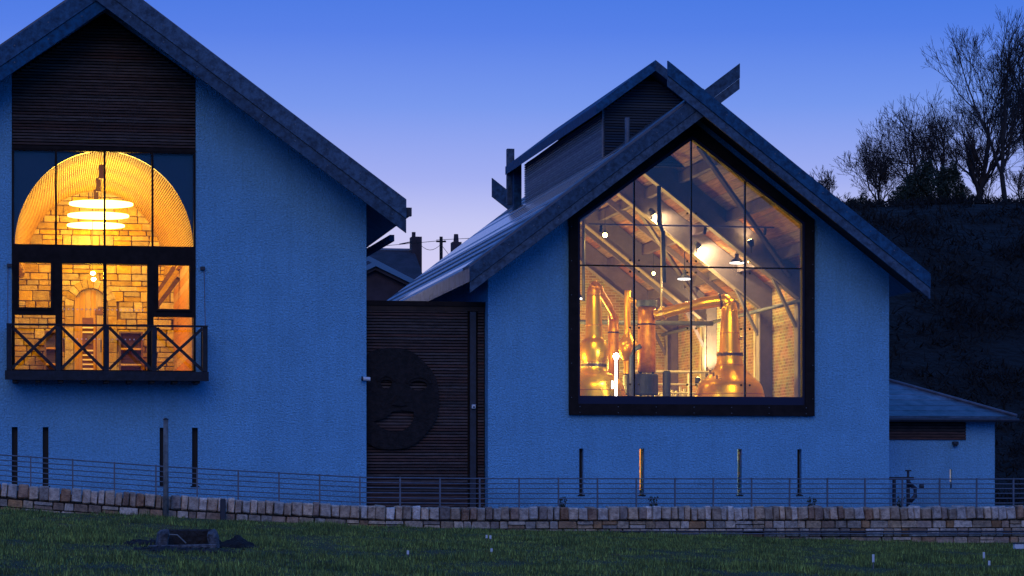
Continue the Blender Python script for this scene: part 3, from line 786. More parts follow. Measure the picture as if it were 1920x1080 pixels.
for x, tg in ((2.2, (2.8, 4.5, 4.2)), (4.6, (4.6, 6.8, 4.0)), (6.0, (6.54, 6, 3.9))):
    MB().tube([(x, .9, 6.28), (x, .98, 6.16)], .035, 8).build("spot_head", M['darksteel'], t)
    spot("track_beam", (x, 1.0, 6.12), tg, 430, (1, .68, .13), 50, t, .7, .22)
t = thing("tube_lamp", (3.116, 3.5, .02), "bright white lamp head on a glowing white post beside the left still", "lamp")
MB().tube([(3.116, 3.5, .02), (3.116, 3.5, 1.4)], .04, 10).build("lamp_pole", M['steel'], t)
MB().tube([(3.116, 3.5, 1.4), (3.116, 3.5, 3.42)], .026, 12).build("tube", M['tube'], t)
MB().lathe([(.03, 3.42), (.06, 3.46), (.068, 3.50), (.05, 3.55), (.02, 3.57)], (3.116, 3.5), 16).build("lamp_head", M['tubehead'], t, smooth=True)
MB().box(3.01, 3.045, 3.48, 3.52, 2.74, 2.92).build("side_panel", M['tube'], t)
lamp("tube_light", (3.116, 3.35, 3.5), 30, (1, .9, .75), .08, t)
# unseen bulbs added along the hall to carry its general fill light
for k, (x, y, z, w) in enumerate(((2.6, 9.4, 3.0, 820), (1.6, 4.6, 3.2, 170), (3.8, 15.0, 3.2, 1100), (7.75, 2.0, 2.2, 26))):
    bulb_lamp((x, y, z), w, ("unseen fill bulb added over the far left of the hall", "unseen fill bulb added beside the left wall behind the left still", "unseen fill bulb added near the rear brick wall", "bare bulb low by the hall's right front corner")[k], .6, .04)

# ======================= tasting-room building (left) =====================
B = thing("gabled_building", (-8.82, 0, 0), "white rendered gabled building with an arched glowing window and a timber balcony", "building")
XL, ZL, ML = -8.82, 11.13, .727
open_ = [(-10.766, 2.88), (-6.892, 2.88), (-6.892, 9.2), (-8.82, 10.55), (-10.766, 9.2)]
ls = [(-10.766, -10.644), (-10.122, -9.999), (-7.66, -7.54), (-6.971, -6.846)]
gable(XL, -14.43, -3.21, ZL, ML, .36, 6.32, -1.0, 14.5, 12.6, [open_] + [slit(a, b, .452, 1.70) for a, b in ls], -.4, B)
barge(XL, 11.15, ML, .72, 6.32, -1.0, True, B, hlen=.95)
MB().tube([(-2.43, -.9, 6.28), (-2.43, 14.2, 6.28)], .075, 10).build("gutter", M['darksteel'], B)
MB().box(-2.50, -2.36, -1.0, -.86, 6.22, 6.40).build("gutter_end", M['darksteel'], B)
MB().bar((-2.62, .2, 5.86), (-3.3, 6.5, 5.55), .10, .14).build("eaves_brace", M['barge'], B)
for i, (a, b) in enumerate(ls):
    s = MB().box(a+.002, b-.002, .16, .18, .454, 1.698).build("slit_window", M['unlit_board'], B)
    MB().box(a-.03, b+.03, -.02, .155, .43, .452).build("sill", M['frame'], s)
# timber gable panel: horizontal slats
gp = MB().prism([(-10.764, 7.66), (-6.894, 7.66), (-6.894, 9.2), (-8.82, 10.54), (-10.764, 9.2)], .06, .12).build("gable_panel", M['slat_back'], B)
z = 7.69
while z < 10.45:
    hw = min(1.925, (10.50-z-.045)/.70)
    if hw > .08: MB().box(-8.829-hw, -8.829+hw, -.012+rnd.uniform(-.004, .004), .055, z, z+.043).build("slat", M['slat'], gp)
    z += .0645
MB().box(-10.764, -6.894, -.03, .10, 7.60, 7.67).build("panel_sill", M['frame'], gp)
# glazing frame with all openings
def arch_pts(cx, cz, rx, rz, n=40, a0=0, a1=math.pi):
    return [(cx+rx*math.cos(a0+(a1-a0)*i/n), cz+rz*math.sin(a0+(a1-a0)*i/n)) for i in range(n+1)]
AR = dict(cx=-8.82, cz=5.55, rx=1.885, rz=2.06)
gf = [(-10.764, 2.882), (-6.894, 2.882), (-6.894, 7.598), (-10.764, 7.598)]
up = [(-10.72, 5.575), (-6.935, 5.575), (-6.935, 7.57), (-10.72, 7.57)]
lo = [slit(-10.611, -9.954, 4.235, 5.19), slit(-10.70, -9.854, 2.92, 4.08), slit(-9.709, -8.85, 2.92, 5.18),
      slit(-8.779, -7.923, 2.92, 5.18), slit(-7.686, -7.028, 4.235, 5.18), slit(-7.787, -6.937, 2.92, 4.07)]
G = MB().prism(gf, -.02, .16, [up] + lo).build("window", M['frame'], B)
for x in (-9.843, -8.822, -7.81):
    MB().box(x-.022, x+.022, -.015, .09, 5.575, 7.57).build("mullion", M['frame'], G)
ux = [-10.72, -9.843, -8.822, -7.81, -6.935]
for a, b in zip(ux, ux[1:]):
    MB().box(a+(.023 if a > -10.7 else 0), b-(.023 if b < -6.95 else 0), .03, .042, 5.576, 7.569).build("pane", M['glassL'], G)
for h in lo:
    MB().box(h[0][0]+.001, h[1][0]-.001, .05, .062, h[0][1]+.001, h[2][1]-.001).build("pane", M['glassL'], G)
for h in (lo[0], lo[4]):
    MB().prism([(h[0][0]-.05, h[0][1]-.05), (h[1][0]+.05, h[1][1]-.05), (h[2][0]+.05, h[2][1]+.05), (h[3][0]-.05, h[3][1]+.05)], -.05, -.022, [h]).build("sash", M['frame'], G)
dots = MB()
for z in (4.21, 3.58):
    for k in range(19):
        x = -9.67 + k*.092
        if abs(x+8.815) > .05: dots.box(x-.013, x+.013, .044, .049, z-.013, z+.013)
dots.build("glass_dots", M['white'], G)['kind'] = 'stuff'
MB().tube([(-8.90, -.02, 3.3), (-8.90, -.05, 3.3), (-8.90, -.05, 3.55), (-8.90, -.02, 3.55)], .012, 6).build("door_handle", M['steel'], G)
# spandrel board round the arch
MB().prism([(-10.78, 5.40), (-10.78, 7.62), (-6.88, 7.62), (-6.88, 5.40)] , .20, .26, [[(-6.94, 5.42)] + arch_pts(AR['cx'], AR['cz'], AR['rx'], AR['rz']) + [(-10.70, 5.42)]]).build("spandrel", M['navy'], G)
# barrel vault of laths, joined in rings with dark joints
YR = 8.0
def vr(y):
    k = (y-.27)/(YR-.27)
    return AR['rx'] + (1.67-AR['rx'])*k, AR['rz'] + (2.02-AR['rz'])*k, AR['cz'] + .03*k
vb = MB(); nseg = 120
ybs = [.27, 1.35, 3.3, 5.6, YR]
for j in range(4):
    ya, yb2 = ybs[j]+.012, ybs[j+1]-.012
    for i in range(nseg):
        a0 = math.pi*i/nseg + .005; a1 = math.pi*(i+1)/nseg - .006
        q = []
        for y in (ya, yb2):
            rx, rz, cz = vr(y)
            for e in (0, .03):
                for a in (a0, a1): q.append((AR['cx']-.02*(y/8)+(rx+e)*math.cos(a), y, cz+(rz+e)*math.sin(a)))
        vb.add(q, [(0,1,5,4),(2,6,7,3),(0,4,6,2),(1,3,7,5),(0,2,3,1),(4,5,7,6)])
v = vb.build("vault_laths", M['vault'], B); v['kind'] = 'stuff'
sh = MB(); nn = 48
for j in range(nn):
    a0, a1 = math.pi*j/nn, math.pi*(j+1)/nn
    q = []
    for y in (.27, YR):
        rx, rz, cz = vr(y)
        for e in (.035, .08):
            for a in (a0, a1): q.append((AR['cx']-.02*(y/8)+(rx+e)*math.cos(a), y, cz+(rz+e)*math.sin(a)))
    sh.add(q, [(0,1,5,4),(2,6,7,3),(0,4,6,2),(1,3,7,5)])
sh.build("vault_backing", M['vaultdark'], B)
# room walls, floor
MB().box(-10.95, -10.75, .36, YR+.2, 2.7, 5.75).build("room_side_wall", M['sandmortar'], B)
MB().box(-6.91, -6.75, .36, YR+.2, 2.7, 5.75).build("room_side_wall", M['sandmortar'], B)
MB().box(-10.95, -6.75, .36, YR+.3, 2.78, 2.90).build("room_floor", M['floor'], B)
rw = MB().box(-11.0, -6.7, YR+.06, YR+.25, 2.7, 8.0).build("stone_wall_panel", M['sandmortar'], B)
for k in range(4):   # ledge over the side walls where the vault is narrower than the room
    pass
for s in (-1, 1):
    led = MB()
    for j in range(6):
        y0_, y1_ = .3 + 7.7*j/6, .3 + 7.7*(j+1)/6
        rx = vr((y0_+y1_)/2)[0]
        xa = AR['cx'] + s*(rx+.02); xb = AR['cx'] + s*1.98
        led.box(min(xa, xb), max(xa, xb), y0_, y1_-.004, 5.52, 5.60)
    led.build("vault_ledge", M['vault'], B)
bm_s = [block_mesh("sandstone_block", M['sandstone'], 50+i, .03, .05) for i in range(6)]
dcx, dsp = -8.94, 4.82
def in_arch(x, z, r=.62): return (abs(x-dcx) < r and z < dsp) or ((x-dcx)**2+(z-dsp)**2 < r*r)
z = 2.92; cnt = 0
while z < 7.75:
    hh = rnd.choice((.13, .17, .21, .25))
    x = -10.75 - rnd.uniform(0, .2)
    while x < -6.9:
        w_ = rnd.uniform(.2, .52)
        xc_, zc_ = x+w_/2, z+hh/2
        top = 5.58 + 2.12*math.sqrt(max(0, 1-((xc_+8.85)/1.85)**2)) if abs(xc_+8.85) < 1.85 else 5.5
        if not in_arch(xc_, zc_, .60) and zc_ < top + .12 and -10.85 < xc_ < -6.85 and cnt < 298:
            if w_ > .34 and hh > .2 and rnd.random() < .5:
                inst("stone", rnd.choice(bm_s), rw, (xc_, YR+.03, z+hh*.25), sc=(w_-.02, .14+rnd.uniform(-.01, .03), hh*.5-.016))
                inst("stone", rnd.choice(bm_s), rw, (xc_, YR+.03, z+hh*.75), sc=(w_-.02, .14+rnd.uniform(-.01, .03), hh*.5-.016)); cnt += 2
            else:
                inst("stone", rnd.choice(bm_s), rw, (xc_, YR+.03, zc_), sc=(w_-.02, .14+rnd.uniform(-.01, .03), hh-.02)); cnt += 1
        x += w_
    z += hh
# arched door
D = MB().prism([(dcx-.40, 2.90)] + [(dcx+.40, 2.90)] + arch_pts(dcx, dsp, .40, .44, 24), YR-.0, YR+.05).build("arched_door", M['doorwood'], B)
for k in range(6):
    x = dcx-.385+k*.13; xm = x+.06
    zt2 = dsp + .43*math.sqrt(max(0.02, 1-((xm-dcx)/.4)**2)) - .03
    MB().box(x, x+.122, YR-.03, YR-.002, 2.92, zt2).build("plank", M['doorwood'], D)
nv = 11
for k in range(nv):
    a0 = math.pi*k/nv+.012; a1 = math.pi*(k+1)/nv-.012
    pts = [(dcx+.42*math.cos(a0), dsp+.45*math.sin(a0)), (dcx+.62*math.cos(a0), dsp+.66*math.sin(a0)), (dcx+.62*math.cos((a0+a1)/2), dsp+.66*math.sin((a0+a1)/2)), (dcx+.62*math.cos(a1), dsp+.66*math.sin(a1)), (dcx+.42*math.cos(a1), dsp+.45*math.sin(a1))]
    MB().prism(pts, YR-.13, YR+.04).build("voussoir", M['sandstone'], D)
for s in (-1, 1):
    z = 2.92
    while z < dsp-.05:
        h2 = min(rnd.uniform(.22, .34), dsp-z)
        xa, xb = sorted((dcx+s*.42, dcx+s*.62))
        MB().box(xa, xb, YR-.13, YR+.04, z+.006, z+h2-.006).build("jamb_stone", M['sandstone'], D); z += h2
# side boarding on the right, seen at a slant
for k in range(15):
    z = 2.92 + k*.178
    MB().box(-6.945, -6.912, .4, YR-.05, z, z+.172).build("wall_board", M['panelwood'], B)
# stair stringers climbing the right wall
for k, (dz, mm) in enumerate(((0, 'darkwood'), (.20, 'vault'), (.42, 'darkwood'))):
    MB().bar((-7.62, 5.9, 4.72-dz*.6), (-6.98, 5.2, 5.72-dz), .10, .13, (0, 1, 0)).build("stair_stringer", M[mm], B)
# furniture
def shelf(x0, x1, label):
    t = thing("shelf_unit", ((x0+x1)/2, 7.2, 2.9), label, "shelves", "dark shelf units in the tasting room")
    MB().box(x0, x1, 7.62, 7.66, 2.9, 4.18).build("back_panel", M['darkwood'], t)
    for x in (x0, x1-.04): MB().box(x, x+.04, 7.2, 7.62, 2.9, 4.18).build("side_panel", M['darkwood'], t)
    for z in (3.0, 3.36, 3.74, 4.14): MB().box(x0+.041, x1-.041, 7.2, 7.62, z, z+.04).build("shelf", M['doorwood'] if z < 4 else M['darkwood'], t)
    return t
shelf(-10.05, -9.62, "dark wooden shelf unit left of the arched door")
shelf(-8.28, -7.72, "dark wooden shelf unit right of the arched door")
t = thing("slatted_rack", (-9.08, 6.0, 2.9), "narrow dark rack with pale cross slats standing before the arched door", "rack")
MB().box(-9.18, -8.92, 6.0, 6.04, 2.9, 4.42).build("rack_back", M['darkwood'], t)
for k in range(13):
    z = 2.98 + k*.108
    if k not in (7, 8, 9, 12): MB().box(-9.175, -8.925, 5.95, 5.999, z, z+.035).build("slat", M['rail'], t)
MB().box(-9.06, -8.96, 5.93, 5.999, 3.80, 4.0).build("rack_label", M['darkwood'], t)
t = thing("side_table", (-8.75, 6.8, 2.9), "small dark cabinet right of the slatted rack", "cabinet")
MB().box(-8.86, -8.60, 6.8, 7.1, 4.55, 4.68).build("cabinet_body", M['darkwood'], t)
MB().box(-8.80, -8.66, 6.85, 7.05, 4.68, 4.74).build("cabinet_top", M['darkwood'], t)
for x in (-8.85, -8.63): MB().box(x, x+.03, 7.0, 7.03, 2.9, 4.55).build("leg", M['darkwood'], t)
# pendant discs
for i, (y, r) in enumerate(((2.2, .70), (4.7, .70), (7.0, .68))):
    z = 6.66
    t = thing("disc_pendant", (-8.84, y, z), ("nearest and highest glowing disc pendant under the vault", "middle of the three glowing disc pendants under the vault", "farthest and lowest glowing disc pendant before the stone wall")[i], "pendant lamp", "glowing disc pendants in the vaulted room")
    zz = z
    MB().lathe([(r*.2, zz), (r, zz+.012), (r, zz+.05), (r*.2, zz+.06)], (-8.84, y), 48).build("disc", M['ring'], t, smooth=False)
    MB().tube([(-8.84, y, zz+.06), (-8.84, y, vr(y)[2]+vr(y)[1]-.02)], .008, 5).build("suspension", M['darksteel'], t)
    MB().box(-8.89, -8.79, y-.05, y+.05, vr(y)[2]+vr(y)[1]-.36, vr(y)[2]+vr(y)[1]-.05).build("ceiling_spot", M['gasket'], t)
    lamp("disc_light", (-8.84, y, z-.16), 112, (1, .53, .04), .4, t)
    lamp("disc_uplight", (-8.84, y, z+.2), 44, (1, .53, .04), .3, t)
t = thing("globe_lamp", (-8.95, 5.4, 4.9), "small dazzling lamp high in the left glass door", "lamp")
for dx, z in ((0, 5.42), (.02, 5.28)):
    MB().lathe([(.02, z-.04), (.05, z-.02), (.055, z), (.05, z+.02), (.02, z+.04)], (-8.95+dx, 5.4), 12).build("globe", M['bulb'], t, smooth=True)
MB().tube([(-8.95, 5.4, 5.46), (-8.95, 5.4, 7.3)], .008, 5).build("cord", M['darksteel'], t)
lamp("globe_light", (-8.95, 5.2, 5.35), 90, (1, .54, .04), .1, t)
lamp("low_light", (-8.95, 3.0, 4.6), 100, (1, .54, .04), .4, t)

# ---- balcony
bal = MB().box(-10.88, -6.69, -.82, -.004, 2.78, 2.85).build("balcony", M['railwood'], B)
MB().box(-10.90, -6.67, -.86, -.822, 2.665, 2.86).build("fascia", M['railwood'], bal)
for k in range(9):
    x = -10.7 + k*.475
    MB().box(x-.05, x+.05, -.80, -.004, 2.62, 2.778).build("joist", M['soffit'], bal)
px_ = [-10.815, -9.80, -8.805, -7.81, -6.745]
for i, x in enumerate(px_):
    MB().box(x-.052, x+.052, -.86, -.76, 2.862, 3.80).build("post", M['railwood'], bal, bevel=.006)
for s_, x in ((0, -10.815), (1, -6.745)):
    MB().box(x-.03, x+.03, -.757, -.03, 3.76, 3.80).build("side_rail", M['railwood'], bal)
    MB().box(x-.03, x+.03, -.757, -.03, 2.90, 2.95).build("side_rail", M['railwood'], bal)
    MB().box(x-.04, x+.04, -.10, -.03, 2.96, 3.75).build("wall_post", M['railwood'], bal)
    for k in range(3):
        MB().box(x-.012, x+.012, -.62+k*.18, -.60+k*.18, 2.955, 3.755).build("baluster", M['darksteel'], bal)
    MB().tube([(x+(-.03 if s_ == 0 else .03), -.45, 3.81), (x+(-.03 if s_ == 0 else .03), -.03, 5.1)], .010, 6).build("stay_rod", M['steel'], bal)
    MB().box(x-.05, x+.05, -.08, .0-.003, 5.08, 5.15).build("stay_bracket", M['darksteel'], bal)
MB().box(-10.87, -6.69, -.87, -.75, 3.803, 3.84).build("handrail", M['railwood'], bal)
for a, b in zip(px_, px_[1:]):
    a += .055; b -= .055
    MB().bar((a, -.83, 2.90), (b, -.83, 3.78), .04, .062, (0, 0, 1)).build("brace", M['railwood'], bal)
    MB().bar((a, -.785, 3.78), (b, -.785, 2.90), .04, .062, (0, 0, 1)).build("brace", M['railwood'], bal)

# ======================= timber link =====================================
K = thing("timber_link", (-1.8, .35, 0), "dark slatted timber link wall between the two white gables", "building")
MB().box(-3.205, -.538, .42, .52, -.3, 4.46).build("backing_wall", M['slat_back'], K)
z = .0
while z < 4.32:
    MB().box(-3.2, -.93, .35+rnd.uniform(-.004, .004), .415, z, z+.045).build("slat", M['slat'], K); z += .0665
z = .0
while z < 4.32:
    MB().box(-.70, -.56, .35, .415, z, z+.045).build("slat", M['slat'], K); z += .0665
MB().box(-3.205, -.538, .30, .60, 4.40, 4.50).build("coping", M['frame'], K)
MB().box(-3.2, -.54, .33, .418, 4.29, 4.398).build("fascia", M['soffit'], K)
MB().box(-.88, -.75, .30, .40, -.1, 4.28).build("downpipe", M['darksteel'], K)
MB().box(-3.2, -.6, .6, 12, 4.30, 4.39).build("flat_roof", M['lead'], K)
# carved round mask emblem
ring = [(-3.2, 3.18)]
for i in range(40):
    a = math.pi*.5 + .62 - i*(math.pi+1.24-.0)/39
    r_ = 1.0 + .010*math.sin(i*.9)
    ring.append((-2.62+1.05*math.cos(a)*r_, 2.36+1.12*math.sin(a)*r_))
ring = [p for p in ring if p[0] >= -3.2]
ring = [(-3.2, 3.25)] + [p for p in ring[1:]] + [(-3.2, 1.42)]
eye1 = [(-2.74+.13*math.cos(a), 2.69+.10*math.sin(a)+.02*math.cos(2*a)) for a in [2*math.pi*i/14 for i in range(14)]]
eye2 = [(-2.03+.20*math.cos(a), 2.65+.105*math.sin(a)) for a in [2*math.pi*i/16 for i in range(16)]]
mouth = [(-3.02, 1.86), (-2.85, 1.72), (-2.6, 1.63), (-2.38, 1.66), (-2.2, 1.78), (-2.12, 1.95), (-2.14, 2.08), (-2.4, 2.10), (-2.6, 2.08), (-2.76, 1.93), (-2.9, 1.90)]
nose = [(-2.50, 2.42), (-2.34, 2.26), (-2.30, 2.22), (-2.42, 2.20), (-2.62, 2.22)]
em = MB().prism(ring, .26, .345, [eye1, eye2, mouth]).build("mask_emblem", M['mask'], K)
em['label'] = "round carved mask with two eye holes and a curved mouth"
def brow(cx, cz, rx, rz, a0, a1, w):
    o = [(cx+rx*math.cos(a0+(a1-a0)*i/12), cz+rz*math.sin(a0+(a1-a0)*i/12)) for i in range(13)]
    q = [(cx+(rx-w)*math.cos(a1+(a0-a1)*i/12), cz+(rz-w)*math.sin(a1+(a0-a1)*i/12)) for i in range(13)]
    return MB().prism(o+q, .235, .262)
brow(-2.74, 2.70, .22, .20, .2, 2.9, .06).build("brow", M['mask'], em)
brow(-2.03, 2.66, .30, .22, .2, 2.9, .06).build("brow", M['mask'], em)
MB().prism(nose, .22, .262).build("nose", M['mask'], em)
t = thing("security_camera", (-3.25, -.1, 2.77), "small white security camera on the white corner beside the timber link", "camera")
MB().tube([(-3.30, -.004, 2.77), (-3.30, -.10, 2.77)], .028, 10).build("mount", M['white'], t)
MB().tube([(-3.29, -.10, 2.775), (-3.14, -.13, 2.765)], .042, 12).build("camera_body", M['white'], t)
MB().tube([(-3.33, -.10, 2.775), (-3.295, -.10, 2.775)], .05, 12).build("lens_ring", M['darksteel'], t)
t = thing("wall_sensor", (-.81, .28, 2.19), "tiny pale sensor box on the timber link's downpipe", "sensor")
MB().box(-.85, -.77, .22, .298, 2.15, 2.24).build("sensor_box", M['white'], t, bevel=.006)
MB().box(-.83, -.79, .20, .219, 2.17, 2.20).build("sensor_lens", M['darksteel'], t)

# ======================= low outbuilding on the right =====================
O = thing("low_outbuilding", (10.5, 3, 0), "low white outbuilding with a hipped roof right of the distillery", "building")
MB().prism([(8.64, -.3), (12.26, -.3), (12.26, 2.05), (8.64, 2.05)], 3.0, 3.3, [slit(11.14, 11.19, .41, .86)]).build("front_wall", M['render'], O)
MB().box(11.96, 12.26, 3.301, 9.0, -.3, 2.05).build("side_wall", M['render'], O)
MB().box(11.141, 11.189, 3.12, 3.14, .56, .859).build("slit_window", M['slitglow'], O)
MB().box(11.141, 11.189, 3.12, 3.14, .411, .559).build("slit_window", M['unlit_board'], O)
pn = MB().box(8.65, 11.52, 2.975, 2.998, 1.557, 2.05).build("timber_panel", M['slat_back'], O)
for k in range(7):
    MB().box(8.65, 11.52, 2.945, 2.974, 1.565+k*.068, 1.565+k*.068+.048).build("slat", M['slat'], pn)
hp = MB(); e = 2.10
hp.add([(8.64, 2.6, e), (12.66, 2.6, e), (12.66, 9.4, e), (8.64, 9.4, e), (9.26, 6.0, e+1.33), (8.64, 6.0, e+1.33),
        (8.64, 2.6, e-.07), (12.66, 2.6, e-.07), (12.66, 9.4, e-.07), (8.64, 9.4, e-.07)],
       [(0,1,4,5), (1,2,4), (2,3,5,4), (0,6,7,1), (1,7,8,2), (6,9,8,7), (2,8,9,3), (3,9,6,0), (0,5,3)])
ro = hp.build("hip_roof", M['slate'], O)
for k in range(9):
    a = k*.36
    MB().add([(8.66, 2.6+a, e+a*.391+.004), (12.64-a, 2.6+a, e+a*.391+.004), (12.64-a, 2.6+a-.0, e+a*.391+.012), (8.66, 2.6+a, e+a*.391+.012),
              (8.66, 2.6+a+.36, e+(a+.36)*.391+.006), (12.64-a-.36, 2.6+a+.36, e+(a+.36)*.391+.006)],
             [(0,1,2,3), (3,2,5,4), (1,5,2), (0,3,4)]).build("slate_course", M['slate'], ro)
MB().tube([(12.66, 2.6, e+.03), (9.26, 6.0, e+1.36)], .04, 8).build("hip_tile", M['lead'], ro)
MB().tube([(8.66, 2.56, e-.08), (12.7, 2.56, e-.08)], .045, 8).build("gutter", M['darksteel'], ro)
t = thing("wall_lamp", (11.25, 2.95, 1.47), "small unlit black bulkhead lamp under the outbuilding's timber panel", "lamp")
MB().box(11.19, 11.31, 2.86, 2.998, 1.44, 1.52).build("lamp_hood", M['darksteel'], t, bevel=.01)
MB().box(11.21, 11.29, 2.90, 2.96, 1.40, 1.439).build("lamp_lens", M['darksteel'], t)
t = thing("pipe_manifold", (9.3, 1.6, -.12), "black pipe stand with two legs and a hand valve beside the outbuilding", "pipe stand")
MB().box(9.05, 9.75, 1.57, 1.63, .60, .67).build("cross_pipe", M['darksteel'], t)
for x in (9.28, 9.62): MB().tube([(x, 1.6, -.12), (x, 1.6, .60)], .045, 10).build("leg", M['darksteel'], t)
MB().tube([(9.62, 1.6, .66), (9.62, 1.6, .80)], .03, 8).build("valve_stem", M['darksteel'], t)
MB().tube([(9.62, 1.6, .80), (9.62, 1.6, .83)], .075, 12).build("hand_wheel", M['darksteel'], t)
MB().tube([(9.62, 1.55, .52), (9.72, 1.4, .40), (9.70, 1.35, .22), (9.58, 1.35, .1)], .05, 10).build("hose", M['darksteel'], t, smooth=True)
MB().tube([(9.90, 1.6, .45), (9.99, 1.6, .45)], .05, 10).build("cap", M['darksteel'], t)

# ======================= stone wall ======================================
SW = thing("stone_wall", (0, WY, -.6), "long low fieldstone wall with upright coping stones along the field", "wall")
core = MB()
for k in range(60):
    xa = -15 + k*.5; xb = xa+.5
    za, zb = ztop(xa)-.10, ztop(xb)-.10
    core.add([(xa, -7.13, -1.2), (xb, -7.13, -1.2), (xb, -6.86, -1.2), (xa, -6.86, -1.2), (xa, -7.13, za), (xb, -7.13, zb), (xb, -6.86, zb), (xa, -6.86, za)],
             [(0,1,5,4), (4,5,6,7), (2,3,7,6), (0,3,2,1)])
core.build("wall_core", M['mortar'], SW)
cm = [block_mesh("coping_block", M['coping'] if i % 5 else M['copingbrown'], 80+i, .05, .09) for i in range(10)]
x = -12.6; n = 0
while x < 11.2:
    w_ = rnd.uniform(.115, .215)
    h_ = rnd.uniform(.235, .275)
    sl = math.atan2(ztop(x+.5)-ztop(x-.5), 1)
    lean = (0.10 if x > 3 else 0.02)*min(1, max(0.2, (x+4)/9)) + rnd.uniform(-.04, .04)
    inst("coping_stone", rnd.choice(cm), SW, (x+w_/2, WY-.005+rnd.uniform(-.015, .015), ztop(x)-.125+(h_-.25)/2), (rnd.uniform(-.04, .04), -lean-sl, rnd.uniform(-.05, .05)), (w_-.012, .42+rnd.uniform(-.03, .03), h_))
    x += w_; n += 1
sm = [block_mesh("wall_block", M['stone'] if i % 3 else M['stonebrown'], 120+i, .04, .06) for i in range(9)]
n = 0
row_h = [.15, .17, .14, .16]
zoff = -.265
for r in range(4):
    x = -12.6 - rnd.uniform(0, .2)
    while x < 10.9 and n < 298:
        w_ = rnd.uniform(.15, .40)
        xc_ = x+w_/2
        zc_ = ztop(xc_) + zoff - row_h[r]/2
        if zc_ + row_h[r]/2 > pl(xc_, FOOT) - .02:
            sl = math.atan2(ztop(xc_+.5)-ztop(xc_-.5), 1)
            if rnd.random() < .28 and w_ > .24:
                for q in (-.25, .25):
                    inst("wall_stone", rnd.choice(sm), SW, (xc_, WY-.12, zc_+q*row_h[r]), (0, -sl, 0), (w_-.018, .15+rnd.uniform(-.02, .03), row_h[r]*.5-.014)); n += 1
            else:
                inst("wall_stone", rnd.choice(sm), SW, (xc_, WY-.12, zc_), (0, -sl, 0), (w_-.018, .15+rnd.uniform(-.02, .04), row_h[r]-.016)); n += 1
        x += w_
    zoff -= row_h[r]
print("wall stones", n)
t = thing("ground_pipe", (6, -7.3, -.45), "long thin dark pipe running along the foot of the stone wall", "pipe")
MB().tube([(-.2, -7.27, -.435), (4, -7.28, -.445), (11, -7.28, -.46)], .016, 8).build("upper_pipe", M['darksteel'], t)
MB().tube([(1.2, -7.27, -.482), (4, -7.28, -.487), (11, -7.28, -.505)], .012, 8).build("lower_pipe", M['steel'], t)
# ---- estate fence
F = thing("metal_fence", (0, -6.3, -.15), "thin grey estate fence of posts and six bars behind the stone wall", "fence")
fx = [-14, -10.93, -7.97, -6.3, -4.06, -2, 12.5]
for k, zz in enumerate((.585, .487, .392, .295, .197, .100)):
    pts = [(x, -6.3, ztop(x)+zz-.03) for x in fx]
    MB().tube(pts, .011 if k else .014, 6).build("bar", M['steel'], F)
x = -2.568 - 14*.78
while x < 12.4:
    MB().box(x-.014, x+.014, -6.318, -6.283, ztop(x)-.25, ztop(x)+.575).build("post", M['steel'], F); x += .78
# ---- posts in the grass
t = thing("signless_pole", (-7.9, -7.5, -.15), "tall thin weathered pole standing in front of the stone wall", "pole")
MB().tube([(-7.9, -7.5, -.25), (-7.9, -7.5, 1.66)], [.052, .046], 12).build("pole_shaft", M['post'], t, smooth=True)
MB().lathe([(.05, 1.66), (.052, 1.675), (.02, 1.70)], (-7.9, -7.5), 12).build("pole_cap", M['darksteel'], t)
t = thing("short_post", (-6.83, -7.35, -.2), "short dark stub post against the stone wall near the pole", "post")
MB().box(-6.885, -6.785, -7.40, -7.31, -.3, .19).build("post_shaft", M['darksteel'], t, bevel=.012)
MB().box(-6.88, -6.79, -7.395, -7.315, .191, .21).build("post_cap", M['post'], t, bevel=.006)
# ---- plants behind the wall
rb = random.Random(5)
for i, (x, lab) in enumerate(((-.1, "small dark weed tuft showing above the wall near the timber link"), (1.75, "small dark weed tuft below the first slit window of the distillery"), (5.0, "small dark weed tuft below the third slit window of the distillery"), (6.85, "small dark weed tuft near the distillery's right corner"))):
    mb = MB()
    for k in range(26):
        a = rb.uniform(0, 6.28); l = rb.uniform(.12, .34); w_ = .012
        b0 = Vector((x+rb.uniform(-.03, .03), -6.0, -.12)); tip = b0 + Vector((math.cos(a)*l*.25, math.sin(a)*l*.25, l))
        mb.add([b0-Vector((w_, 0, 0)), b0+Vector((w_, 0, 0)), tip], [(0, 1, 2)])
        mb.add([tip-Vector((.02, 0, .03)), tip+Vector((.02, 0, -.01)), tip+Vector((0, .01, .03))], [(0, 1, 2)])
    tag(mb.build("weed_tuft", M['ever']), lab, "plant", "weed tufts behind the wall")
# ---- old trough in the grass
TX, TY = -8.22, -20.0
zt0 = field_z(TX, TY)
T = thing("stone_trough", (TX, TY, zt0), "old half-sunk stone trough with pale end stones, dark inside, in the grass", "trough")
MB().box(TX-.36, TX+.36, TY+.12, TY+.22, zt0-.1, zt0+.235).build("back_slab", M['blackstone'], T, bevel=.02)
rough = block_mesh("rough_stone", M['palestone'], 301, .10, .16)
rough2 = block_mesh("rough_stone", M['palestone'], 302, .12, .18)
inst("side_stone", rough, T, (TX-.355, TY-.07, zt0+.06), (.05, .10, .08), (.15, .38, .33))
inst("side_stone", rough2, T, (TX+.35, TY-.07, zt0+.07), (-.04, -.14, -.1), (.15, .38, .36))
MB().prism([(TX-.58, zt0-.06), (TX-.2, zt0-.07), (TX+.37, zt0-.06), (TX+.38, zt0+.04), (TX-.1, zt0+.03), (TX-.56, zt0+.025)], TY-.38, TY-.27).build("front_kerb", M['palestone'], T, bevel=.015)
MB().box(TX-.285, TX+.285, TY-.25, TY+.115, zt0-.1, zt0+.02).build("trough_floor", M['soil'], T)
